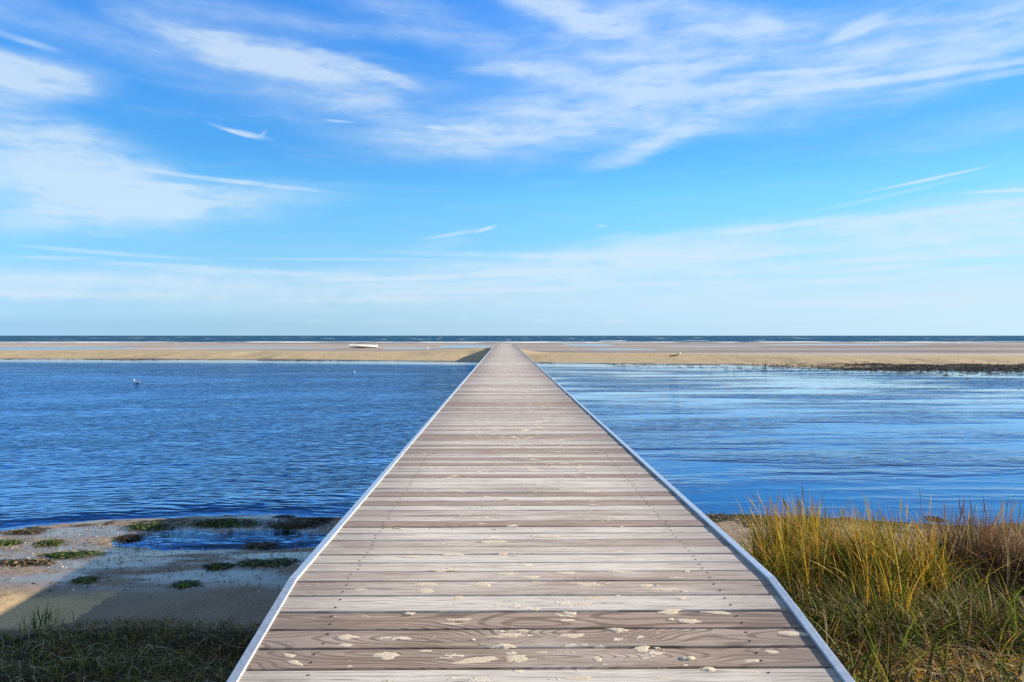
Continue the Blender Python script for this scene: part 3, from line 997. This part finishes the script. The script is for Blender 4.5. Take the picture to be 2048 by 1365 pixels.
o = blades('stem', xy, rng.uniform(.50, .88, n), rng.gamma(2.0, .15, n), rng.normal(2.7, 1.2, n), rng.uniform(.004, .007, n),
           {'yellow': 2.5, 'olive': 2, 'orange': 2, 'green': 1}, {'straw': 1.5, 'brown': 1.5, 'orange': 2}, tall, K=10, ear=rng.uniform(.003, .010, n) * (rng.random(n) < .55), curl=.4)
o.name = 'stems'
o.data.transform(inv)
# the few long seed heads that lean out over the water on the clump's left
spots = [(1560, 1110, 1500, 975), (1556, 1100, 1518, 972), (1545, 1110, 1465, 995), (1608, 1110, 1570, 985), (1606, 1108, 1588, 982), (1640, 1110, 1606, 990),
         (1622, 1112, 1602, 992), (1755, 1120, 1744, 995), (1700, 1115, 1692, 1015), (1820, 1120, 1822, 1010), (1800, 1122, 1803, 1000), (1838, 1120, 1860, 1012), (1590, 1115, 1558, 1012)]
xy, hh_, ln_, la_ = [], [], [], []
for (bx, by_, tx, ty) in spots:
    x0, y0 = ground_pt(bx, by_, .10)
    zt = EYE - (ty - VY) * y0 / FPX - Z(x0, y0)
    dxx = (tx - bx) * y0 / FPX
    xy.append((x0, y0))
    hh_.append(zt * 1.06)
    ln_.append(abs(dxx) / (zt * 1.06) + .02)
    la_.append(math.pi if dxx < 0 else 0.0)
n = len(xy)
o = blades('seed_heads', np.array(xy), np.array(hh_), np.array(ln_), np.array(la_), np.full(n, .008), {'yellow': 1, 'olive': 1}, {'straw': 2, 'brown': 1, 'olive': 1}, tall,
           K=16, ear=rng.uniform(.008, .014, n), curl=.25)
o.data.transform(inv)

# --- right edge: reddish brown dead clump
cent = scatter(40, lambda a_, b_: max(0, 1 - ((a_ - 4.15) / .55) ** 2 - ((b_ - 6.0) / .95) ** 2), (3.5, 4.9), (5, 7.2))
brown = empty('grass_clump', (4.1, 6.0, Z(4.1, 6.0)))
tag(brown, 'reddish brown dead clump of tangled stems at the right edge of the bank', 'grass clump', 'grass clumps on the right bank')
inv = Matrix.Translation(-Vector(brown.location))
n = 3600
xy = clumped(n, cent, .08)
o = blades('leaves', xy, rng.uniform(.30, .82, n), rng.gamma(2.0, .22, n), rng.random(n) * 6.28, rng.uniform(.006, .014, n),
           {'brown': 4, 'red': 3, 'straw': .8, 'olive': .6, 'rot': 1.5}, {'straw': 1.6, 'red': 2.5, 'brown': 2, 'pale': .5}, brown)
o.data.transform(inv)
n = 150
xy = clumped(n, cent, .12)
o = blades('stems', xy, rng.uniform(.6, .92, n), rng.gamma(2.0, .09, n), rng.random(n) * 6.28, rng.uniform(.004, .006, n),
           {'red': 2, 'straw': 2, 'brown': 2, 'olive': 1}, {'brown': 2, 'rot': 1, 'straw': 1}, brown, K=10, ear=rng.uniform(.004, .009, n) * (rng.random(n) < .5), curl=.4)
o.data.transform(inv)

# --- a sprawling green clump between them, leaning right
cent = scatter(16, lambda a_, b_: max(0, 1 - ((a_ - 3.3) / .3) ** 2 - ((b_ - 5.6) / .5) ** 2), (2.9, 3.7), (5, 6.3))
spr = empty('grass_clump', (3.3, 5.6, Z(3.3, 5.6)))
tag(spr, 'low sprawling green clump of long blades leaning right, left of the brown stems', 'grass clump', 'grass clumps on the right bank')
inv = Matrix.Translation(-Vector(spr.location))
n = 700
xy = clumped(n, cent, .07)
o = blades('leaves', xy, rng.uniform(.25, .55, n), rng.gamma(3.0, .30, n), rng.normal(.5, .9, n), rng.uniform(.006, .011, n),
           {'green': 3, 'olive': 3, 'yellow': 1.5, 'straw': 1}, {'yellow': 2, 'olive': 2, 'straw': 1}, spr)
o.data.transform(inv)

# --- a yellow and orange tuft in front
of = empty('grass_clump', (2.62, 4.95, Z(2.62, 4.95)))
tag(of, 'small bright orange tuft of upright blades standing in front of the tall yellow grass', 'grass clump', 'grass clumps on the right bank')
inv = Matrix.Translation(-Vector(of.location))
n = 26
xy = clumped(n, [(2.62, 4.95)], .03)
o = blades('leaves', xy, rng.uniform(.22, .46, n), rng.gamma(2.0, .14, n), rng.random(n) * 6.28, rng.uniform(.007, .012, n), {'orange': 3, 'yellow': 1}, {'orange': 2, 'yellow': 2}, of)
o.data.transform(inv)

# --- low tangle over the right bank (uncountable)
n = 16000
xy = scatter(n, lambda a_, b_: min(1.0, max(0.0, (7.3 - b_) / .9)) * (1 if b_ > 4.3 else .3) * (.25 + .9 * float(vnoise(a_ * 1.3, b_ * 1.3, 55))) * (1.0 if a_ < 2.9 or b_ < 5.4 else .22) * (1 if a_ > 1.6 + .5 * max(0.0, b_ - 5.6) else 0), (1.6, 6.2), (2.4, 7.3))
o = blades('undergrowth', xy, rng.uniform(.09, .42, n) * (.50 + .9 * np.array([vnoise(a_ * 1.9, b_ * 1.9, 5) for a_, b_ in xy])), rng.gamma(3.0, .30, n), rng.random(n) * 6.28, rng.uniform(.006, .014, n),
           {'olive': 2, 'green': 2.4, 'brown': 2.6, 'straw': .7, 'dark': 6, 'rot': 2.5, 'yellow': .4}, {'straw': .8, 'yellow': 1, 'brown': 2, 'olive': 2})  # mix weighted to dark tones, painting in the shade of the tall grass
tag(o, 'low tangle of short green and brown grass covering the right bank', 'undergrowth', kind='stuff')


def lying(n, xyf, length, wid, mixd, lift=.05, K=7, name='dry_grass', parent=None, mat=None, mound=None, wig=1.2):
    xy = np.array([xyf() for _ in range(n)])
    L = rng.uniform(*length, n)
    a0 = rng.random(n) * 6.28
    da = rng.normal(0, wig, n)
    P3 = np.zeros((n, K, 3))
    x_, y_ = xy[:, 0].copy(), xy[:, 1].copy()
    l0 = rng.random(n)
    for k in range(K):
        zz = height(x_, y_)
        if mound is not None:
            zz = zz + mound(x_, y_)
        P3[:, k, 0], P3[:, k, 1] = x_, y_
        P3[:, k, 2] = zz + .004 + lift * l0 * (.25 + .75 * math.sin(math.pi * k / (K - 1))) * rng.uniform(.7, 1, n)
        a0 = a0 + da / K + rng.normal(0, .15, n)
        x_ = x_ + np.cos(a0) * L / K
        y_ = y_ + np.sin(a0) * L / K
    d = P3[:, -1] - P3[:, 0]
    Wd = np.stack([-d[:, 1], d[:, 0], (rng.random(n) - .5) * np.linalg.norm(d, axis=1)], -1)
    Wd /= np.maximum(np.linalg.norm(Wd, axis=1, keepdims=True), 1e-6)
    tt = np.linspace(0, 1, K)[None, :]
    w = rng.uniform(*wid, n)[:, None] * np.clip(np.sin(math.pi * (tt * .9 + .05)), .15, 1)
    c_ = pick(n, mixd)[:, None, :] * np.ones((1, K, 1))
    return ribbons(name, P3, Wd, w, c_, mat or m_grass, parent)


o = lying(9000, lambda: (random.uniform(1.5, 5.0), random.triangular(2.2, 5.0, 3.7)), (.10, .34), (.003, .007), {'orange': 2.4, 'straw': 4, 'brown': 1.6, 'yellow': 2.5, 'olive': 1}, .09,
          name='dry_grass_mat')
tag(o, 'flattened mat of dry golden brown grass on the lower right bank', 'dry grass', kind='stuff')
# bent and broken pale stems, each one countable
STEMS = [([(1750, 1225), (1840, 1275), (1905, 1290), (1960, 1320), (2030, 1372)], .011, 'straw', 'long pale dead stem bent over the dark grass at lower right'),
         ([(1800, 1215), (1806, 1260), (1818, 1318)], .020, 'pale', 'thick pale broken reed stalk leaning in the dark grass right of the ramp'),
         ([(1908, 1288), (1904, 1320), (1908, 1350)], .018, 'pale', 'short hanging pale dead leaf below the bent stem'),
         ([(1955, 1180), (1990, 1235), (2008, 1262)], .010, 'straw', 'thin straight pale stem slanting down in front of the brown clump'),
         ([(1640, 1160), (1700, 1215), (1760, 1262), (1790, 1290)], .008, 'straw', 'thin straw stem slanting across the dark gap beside the steel edge'),
         ([(1880, 1225), (1905, 1210), (1945, 1222), (1985, 1262)], .014, 'olive', 'arching yellow-green blade over the dark grass at lower right')]
for pts, w_, cname, lab in STEMS:
    base_d = 4.75
    P = []
    for i, (px, py) in enumerate(pts):
        d_ = base_d + .45 * (1 - i / (len(pts) - 1)) - (py - 1225) * .0030
        P.append(Vector(((px - VX) / FPX * d_, d_, EYE - (py - VY) / FPX * d_)))
    fine_pts = []
    for i in range(len(P) - 1):
        for k in range(5):
            fine_pts.append(P[i].lerp(P[i + 1], k / 5) + Vector((random.uniform(-.004, .004), random.uniform(-.01, .01), random.uniform(-.003, .003))))
    fine_pts.append(P[-1])
    # keep it above the ground and root its lower end in the bank
    for q_ in fine_pts:
        q_.z = max(q_.z, Z(q_.x, q_.y) + .01)
    e = fine_pts[-1]
    fine_pts.append(Vector((e.x + .02, e.y - .05, Z(e.x + .02, e.y - .05) - .02)))
    mb = MB()
    nn = len(fine_pts)
    mb.tube(fine_pts, [(w_ * .5 * (.5 + .5 * math.sin(math.pi * (.15 + .7 * i / nn))), w_ * .22) for i in range(nn)], 6)
    lo, hi = PAL[cname]
    cc = np.tile([*( .5 * (np.array(lo) + np.array(hi))), 1.0], (len(mb.v), 1))
    o = mesh_obj('dead_stem', mb.v, mb.f, [m_grass], None, True, mb.m, cc)
    tag(o, lab, 'stem', 'dead stems on the right bank')

# --- left bank: dark turf in the boardwalk's shade
def turf_d(a_, b_):
    edge = 5.50 + .25 * math.sin(a_ * 1.7) + .35 * (float(vnoise(a_ * 1.5, 1.0, 8)) - .5) - .75 * max(0.0, -3.3 - a_)
    if b_ > edge:
        return 0.0
    bare = float(fbm(a_ * 1.1, b_ * 1.6, 63, 3))
    if b_ < 4.9 and bare > .50:
        return .03
    return .9


n = 12000
xy = scatter(n, turf_d, (-6.0, -1.3), (2.6, 5.8))
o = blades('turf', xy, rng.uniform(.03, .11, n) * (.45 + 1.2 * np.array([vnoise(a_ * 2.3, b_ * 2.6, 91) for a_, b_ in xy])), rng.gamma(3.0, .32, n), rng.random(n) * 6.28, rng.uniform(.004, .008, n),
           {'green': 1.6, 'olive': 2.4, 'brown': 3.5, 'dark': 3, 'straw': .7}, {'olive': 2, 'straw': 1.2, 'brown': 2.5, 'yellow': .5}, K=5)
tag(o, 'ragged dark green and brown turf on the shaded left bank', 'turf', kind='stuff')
o = lying(1300, lambda: tuple(scatter(1, turf_d, (-4.8, -1.4), (3.8, 5.6))[0]), (.10, .30), (.003, .006), {'straw': 3, 'pale': 1, 'brown': 2, 'olive': 1}, .09, name='dead_turf')
tag(o, 'dead curled grass strands lying over the shaded left turf', 'dry grass', kind='stuff')
tx, ty = ground_pt(95, 1240, .14)
tuft = empty('grass_tuft', (tx, ty, Z(tx, ty)))
tag(tuft, 'small dark tuft of upright blades rising from the left turf by the wet sand', 'grass tuft')
inv = Matrix.Translation(-Vector(tuft.location))
n = 45
xy = clumped(n, [(tx, ty)], .07)
o = blades('leaves', xy, rng.uniform(.10, .24, n), rng.gamma(2.0, .2, n), rng.random(n) * 6.28, rng.uniform(.005, .009, n), {'green': 2, 'dark': 2}, {'olive': 1, 'green': 1}, tuft)
o.data.transform(inv)

# ------------------------------------------------------------------ seaweed
WEEDS = [  # px, py, half width px, half depth px, mix, label
    (20, 1084, 42, 5, 'g', 'flat green seaweed patch on the sunlit wet sand at the left edge'),
    (104, 1084, 24, 5, 'g', 'small green seaweed patch alone on the pale sunlit sand'),
    (148, 1111, 52, 8, 'g', 'long green and straw seaweed patch crossing onto the edge of the shade'),
    (300, 1050, 55, 8, 'g', 'bright green seaweed heap on the waterline at the tip of the sand'),
    (455, 1045, 100, 6, 'g', 'green seaweed strip along the bar between lagoon and puddle'),
    (600, 1048, 62, 6, 'r', 'dark brown seaweed heap between puddle and lagoon near the boardwalk'),
    (262, 1071, 24, 5, 'r', 'small dark seaweed heap at the left end of the puddle'),
    (175, 1168, 18, 5, 'g', 'tiny round green seaweed patch alone in the shade, left of centre of the wet sand'),
    (372, 1180, 20, 5, 'g', 'tiny green seaweed patch in the shade just above the turf'),
    (440, 1140, 24, 5, 'g', 'thin green seaweed patch left of the large green one by the boardwalk'),
    (555, 1133, 38, 9, 'g', 'large green seaweed patch close to the left steel edge'),
    (505, 1133, 26, 6, 'g', 'medium green seaweed patch touching the large one by the boardwalk'),
    (520, 1088, 34, 7, 'r', 'dark brown seaweed lump standing in the puddle'),
    (570, 1033, 18, 3, 'r', 'small dark seaweed floating at the lagoon edge left of the boardwalk'),
    (640, 1040, 26, 5, 'r', 'dark seaweed tangle against the boardwalk at the lagoon edge'),
    (60, 1060, 50, 4, 's', 'brown seaweed strip along the waterline on the left'),
    (60, 1128, 60, 6, 's', 'straw and brown seaweed strip on the sunlit sand'),
    (1878, 1039, 9, 2, 'r', 'small dark seaweed lump in the water off the right bank'),
]
MIX = {'g': {'weed': 4, 'green': 1.4, 'rot': 1, 'olive': .7}, 'r': {'rot': 4, 'brown': .7, 'weed': .6}, 's': {'rot': 2, 'brown': 2, 'straw': 1, 'weed': 1}}
for (px, py, hw, hd, mk, lab) in WEEDS:
    x0, y0 = ground_pt(px, py + hd * .3, .02)
    ax_, ay_ = hw * y0 / FPX, max(.06, hd * y0 * y0 / (FPX * EYE))
    z0 = max(Z(x0, y0), -.01)
    hm = min(.022, .008 + .014 * ax_)

    def md(xx, yy_, x0=x0, y0=y0, ax_=ax_, ay_=ay_, hm=hm):
        r2 = ((xx - x0) / ax_) ** 2 + ((yy_ - y0) / ay_) ** 2
        return hm * np.clip(1 - r2, 0, 1) * (.5 + fbm(xx * 9, yy_ * 9, 4, 2)) + np.maximum(0, .004 - height(xx, yy_))
    subs = [(random.uniform(-.6, .6), random.uniform(-.45, .45), random.uniform(.22, .36)) for _ in range(5 if hw > 30 else 0)] + [(0, 0, .38)]

    def spot(x0=x0, y0=y0, ax_=ax_, ay_=ay_, subs=subs):
        u_, v_, r_ = random.choice(subs)
        return x0 + ax_ * max(-.95, min(.95, u_ + random.gauss(0, r_))), y0 + ay_ * max(-1, min(1, v_ + random.gauss(0, r_ * 1.1)))
    wd = lying(int(260 + 900 * ax_), spot, (.05, .16), (.006, .016), MIX[mk], .014,
               K=5, name='seaweed_patch', mat=m_weed, mound=md, wig=2.0)
    wd.data.transform(Matrix.Translation((-x0, -y0, -z0)))
    wd.location = (x0, y0, z0)
    tag(wd, lab, 'seaweed', 'seaweed patches on the near shore')


def strand_xy():
    while True:
        if random.random() < .62:
            x_ = random.uniform(-6.8, -1.5)
            y_ = random.triangular(6.0, 9.3, 8.2)
        else:
            x_ = random.uniform(1.6, 7.0)
            y_ = shore_near(x_) - abs(random.gauss(0, .55)) + .1
        if height(np.array([x_]), np.array([y_]))[0] > -.02 and random.random() < .15 + fbm(x_ * .9, y_ * 2.4, 15, 3) ** 3 * 4:
            return x_, float(y_)


o = lying(4200, strand_xy, (.02, .10), (.004, .014), {'rot': 3, 'brown': 2, 'straw': 1.4, 'weed': 1}, .02, K=4, name='beach_wrack', mat=m_weed, mound=lambda a_, b_: np.maximum(0, .003 - height(a_, b_)))
tag(o, 'fine brown wrack and weed bits strewn over the near wet sand', 'wrack', kind='stuff')

m_shell, g = material('bleached_shell')
g.out(g.principled(g.mix(g.noise(g.pos(), 30.0), (.45, .40, .33), (.8, .77, .7)), .5))
mb = MB()
for i in range(620):
    x_, y_ = strand_xy()
    r = random.uniform(.004, .013)
    z_ = max(Z(x_, y_), 0) - .001
    a0 = random.random() * 6
    ring = [(x_ + math.cos(a0 + k * math.pi / 3) * r, y_ + math.sin(a0 + k * math.pi / 3) * r * .8, z_) for k in range(6)]
    mid = [(x_ + math.cos(a0 + k * math.pi / 3) * r * .6, y_ + math.sin(a0 + k * math.pi / 3) * r * .5, z_ + r * .45) for k in range(6)]
    mb.add(ring + mid + [(x_ + r * .1, y_, z_ + r * .62)], [(k, (k + 1) % 6, 6 + (k + 1) % 6, 6 + k) for k in range(6)] + [(6 + k, 6 + (k + 1) % 6, 12) for k in range(6)])
tag(mb.build('shell_fragments', [m_shell], None, True), 'tiny white shell fragments strewn over the near wet sand', 'shells', kind='stuff')

# far bank weed: heaped dark wrack on the right, and flecks in the shallows
n = 5200


def far_weed():
    while True:
        x_ = random.uniform(12, 46)
        t_ = random.gauss(1.0, 2.2)
        y_ = float(shore_far(x_)) + t_
        if random.random() < sst(x_, 17, 28) * (.2 + fbm(x_ * .25, y_ * .6, 19, 3)):
            return x_, y_


o = lying(n, far_weed, (.2, .7), (.03, .10), {'rot': 4, 'brown': 1.2, 'weed': .8}, .10, K=4, name='seaweed_bank', mat=m_weed, mound=lambda a_, b_: np.maximum(0, .004 - height(a_, b_)))
tag(o, 'broad heap of dark rotting seaweed along the far waterline on the right', 'seaweed bank', kind='stuff')


def fleck():
    while True:
        if random.random() < .72:
            x_ = random.uniform(8, 44)
            y_ = float(shore_far(x_)) - abs(random.gauss(0, 5)) - .5
        else:
            x_ = random.uniform(-50, 4)
            y_ = float(shore_far(x_)) + random.gauss(.2, .7)
        if not (-2.2 < x_ < 2.4) and fbm(x_ * .12, y_ * .5, 23, 3) > .5:
            return x_, y_


o = lying(1300, fleck, (.15, .8), (.02, .07), {'rot': 4, 'weed': .6}, .05, K=4, name='floating_weed', mat=m_weed, mound=lambda a_, b_: np.maximum(0, .004 - height(a_, b_)))
tag(o, 'dark weed flecks floating in the far shallows', 'floating weed', kind='stuff')

# ------------------------------------------------------------------ rowing boat on the flats
m_white, g = material('white_boat_paint')
n_ = g.noise(g.pos(), 6.0, 4.0, .6)
g.out(g.principled(g.mix(n_, (.86, .86, .83), (.92, .92, .90)), .4))
m_bottom, g = material('hull_shade_and_gunwale')
g.out(g.principled((.022, .022, .024), .6))  # dark colour stands for shade on the lower hull; the gunwale shares it
m_thw, g = material('boat_timber')
g.out(g.principled((.22, .15, .09), .6))
m_engine, g = material('grey_engine')
g.out(g.principled((.28, .29, .30), .4))

bx, by_ = ground_pt(726, 696.5, .03)
boat = empty('rowing_boat', (bx, by_, Z(bx, by_) - .02), R(176))
boat.rotation_euler = (R(4), R(-2.0), R(226))
tag(boat, 'white open rowing boat with shade painted dark on its lower hull, lying on the wet sand flats', 'boat')
LB, BB = 5.3, 1.7


def hull_pt(s_, f_):
    """s_ 0 stern .. 1 bow, f_ 0 keel .. 1 gunwale (starboard); bow at +x"""
    xx = -LB / 2 + LB * s_ + .12 * f_ * (s_ > .9) * (s_ - .9) * 10
    w_ = BB / 2 * (1 - max(0, (s_ - .35) / .65) ** 2.4) * (.84 + .16 * min(1, s_ / .35))
    shr = .52 + .16 * max(0, s_ - .4) ** 1.5 * 2.0
    flare = math.sin(min(1, f_ * 1.25) * math.pi / 2) ** .8
    zz = .02 + .10 * max(0, s_ - .7) ** 1.6 * 4 * (1 - f_) + shr * f_ ** 1.25
    return xx, w_ * flare * (.82 + .18 * f_), zz


def hull_piece(f0, f1, nf, name, mats, thick=.02):
    ns_ = 18
    vs, fs = [], []
    for sd in (1, -1):
        for lay in (0, thick):
            base_ = len(vs)
            for i in range(ns_ + 1):
                for j in range(nf + 1):
                    x_, y_, z_ = hull_pt(i / ns_, f0 + (f1 - f0) * j / nf)
                    vs.append((x_ - lay * .4 * (i == ns_), sd * max(0.001, y_ - lay), z_ + lay * .5 * (f0 + (f1 - f0) * j / nf < .3)))
            for i in range(ns_):
                for j in range(nf):
                    a_ = base_ + i * (nf + 1) + j
                    fs.append((a_, a_ + 1, a_ + nf + 2, a_ + nf + 1))
    return mesh_obj(name, vs, fs, mats, boat, True)


hull_piece(.36, 1.0, 6, 'topsides', [m_white])
hull_piece(0.0, .36, 5, 'bottom', [m_bottom])
mb = MB()
tr_ = [hull_pt(0, k / 8) for k in range(9)]
vs = [(x_ , y_, z_) for x_, y_, z_ in tr_] + [(x_, -y_, z_) for x_, y_, z_ in reversed(tr_)]
k_ = len(vs)
mb.add(vs + [(x_ + .03, y_, z_) for x_, y_, z_ in vs], [tuple(range(k_)), tuple(range(2 * k_ - 1, k_ - 1, -1))] + [(i, k_ + i, k_ + (i + 1) % k_, (i + 1) % k_) for i in range(k_)])
mb.build('transom', [m_white], boat)
mb = MB()
for sd in (1, -1):
    pts = [hull_pt(i / 18, 1.0) for i in range(19)]
    mb.tube([(x_, sd * y_, z_ + .005) for x_, y_, z_ in pts], .022, 8)
mb.build('gunwale', [m_bottom], boat, True)
for s_ in (.22, .52, .78):
    x_, y_, z_ = hull_pt(s_, .7)
    mb = MB()
    mb.prism([(-y_ + .03, -.015), (y_ - .03, -.015), (y_ - .03, .015), (-y_ + .03, .015)], (x_ - .11, 0, z_), (x_ + .11, 0, z_), ax=(0, 1, 0))
    mb.build('thwart', [m_thw], boat)
mb = MB()
x_ = -LB / 2
mb.tube([(x_ - .10, 0, .34), (x_ - .10, 0, .56)], [(.06, .07), (.05, .06)], 10)
mb.tube([(x_ - .10, 0, .56), (x_ - .12, 0, .62), (x_ - .13, 0, .78), (x_ - .12, 0, .82)], [(.08, .10), (.12, .15), (.11, .14), (.05, .07)], 12)
mb.tube([(x_ - .10, 0, .36), (x_ - .16, 0, .05)], [.04, .03], 8)
mb.build('outboard_motor', [m_engine], boat, True)

# ------------------------------------------------------------------ gulls
m_gull, g = material('gull_plumage')
g.out(g.principled(g.attr('col').outputs['Color'], .6))


def gull(x_, y_, z_, rz, label, size=1.0, swim=True, neck=.10):
    mb = MB()
    up = 0 if swim else .10
    sp_ = [((-.24, 0, .085), (.004, .012)), ((-.17, 0, .075), (.030, .020)), ((-.08, 0, .065), (.058, .048)), ((.02, 0, .060), (.068, .060)), ((.09, 0, .072), (.058, .055)),
           ((.135, 0, .105), (.040, .038)), ((.155, 0, .125 + neck * .5), (.030, .028)), ((.168, 0, .14 + neck), (.034, .032)), ((.195, 0, .145 + neck), (.027, .026)),
           ((.222, 0, .140 + neck), (.012, .011)), ((.262, 0, .130 + neck), (.003, .004))]
    mb.tube([(p_[0], p_[1], p_[2] + up) for p_, _ in sp_], [r_ for _, r_ in sp_], 12)
    nb = len(mb.v)
    for sd in (1, -1):      # folded wings
        mb.tube([(.08, sd * .050, .085 + up), (0, sd * .066, .088 + up), (-.10, sd * .056, .086 + up), (-.20, sd * .026, .092 + up), (-.29, sd * .008, .098 + up)],
                [(.012, .02), (.014, .040), (.012, .036), (.008, .020), (.002, .004)], 8)
    nw = len(mb.v)
    if not swim:
        for sd in (1, -1):
            mb.tube([(-.01, sd * .03, .06 + up), (0, sd * .03, 0.0)], .006, 6)
            mb.tube([(-.01, sd * .03, .004), (.05, sd * .035, .004)], [.008, .012], 6)
    cc = np.tile([.85, .85, .84, 1.0], (len(mb.v), 1))
    cc[nb:nw, :3] = (.62, .64, .66)
    for i, p_ in enumerate(mb.v):
        if p_[0] < -.22:
            cc[i, :3] = (.25, .25, .26) if nb <= i < nw else (.85, .85, .84)
        if p_[0] > .215 and i < nb or i >= nw:
            cc[i, :3] = (.55, .33, .06)
    o = mesh_obj('gull', mb.v, mb.f, [m_gull], None, True, mb.m, cc)
    o.location = (x_, y_, z_)
    o.rotation_euler = (0, 0, rz)
    o.scale = (size,) * 3
    tag(o, label, 'gull', 'gulls on the lagoon and the sand flats')
    return o


x0, y0 = ground_pt(277, 765)
gull(x0, y0, -.035, R(180), 'white gull floating with neck raised on the left lagoon, nearest to the camera', .74, True, .12)
x0, y0 = ground_pt(709, 746)
gull(x0, y0, -.035, R(-70), 'white gull floating head-on on the lagoon below the rowing boat', .72, True, .10)
for (px, py, rz_, lab) in ((855, 699, 30, 'tiny white gull standing on the wet flats between the rowing boat and the boardwalk'),
                           (1163, 695, 160, 'tiny white gull standing far out by the blue pool right of the boardwalk'),
                           (1141, 702, 200, 'tiny white gull standing on the sand bank just right of the boardwalk')):
    x0, y0 = ground_pt(px, py, .06)
    gull(x0, y0, max(Z(x0, y0), 0), R(rz_), lab, 1.1, False, .06)

# ------------------------------------------------------------------ driftwood and a stake by the far waterline
m_drift, g = material('driftwood')
g.out(g.principled(g.attr('col').outputs['Color'], .8))
x0, y0 = ground_pt(1352, 716, .25)
z0 = Z(x0, y0)
mb = MB()
pts = [(-.6, 0, .03), (-.3, .02, .05), (0, 0, .06), (.18, .02, .12), (.32, 0, .22), (.44, .02, .30)]
mb.tube(pts, [.03, .05, .055, .05, .07, .06], 10)
mb.tube([(.0, 0, .06), (-.1, .15, .14)], [.03, .012], 8)
cc = np.array([[.13, .05, .03, 1] if p_[0] < .25 else [.75, .68, .58, 1] for p_ in mb.v])
o = mesh_obj('driftwood', mb.v, mb.f, [m_drift], None, True, mb.m, cc)
o.location = (x0, y0, z0)
tag(o, 'reddish driftwood branch with a pale upturned end on the far sand bank', 'driftwood')
x0, y0 = ground_pt(1533, 736)
mb = MB()
zg = Z(x0, y0) - .1
mb.tube([(0, 0, zg), (.01, 0, .14), (.02, .01, .30)], [.035, .03, .022], 8)
mb.tube([(.012, 0, .18), (.08, .02, .24)], [.014, .006], 6)
cc = np.tile([.03, .028, .025, 1], (len(mb.v), 1))
o = mesh_obj('stake', mb.v, mb.f, [m_drift], None, True, mb.m, cc)
o.location = (x0, y0, 0)
tag(o, 'small dark wooden stake standing in the shallows by the far waterline', 'stake')
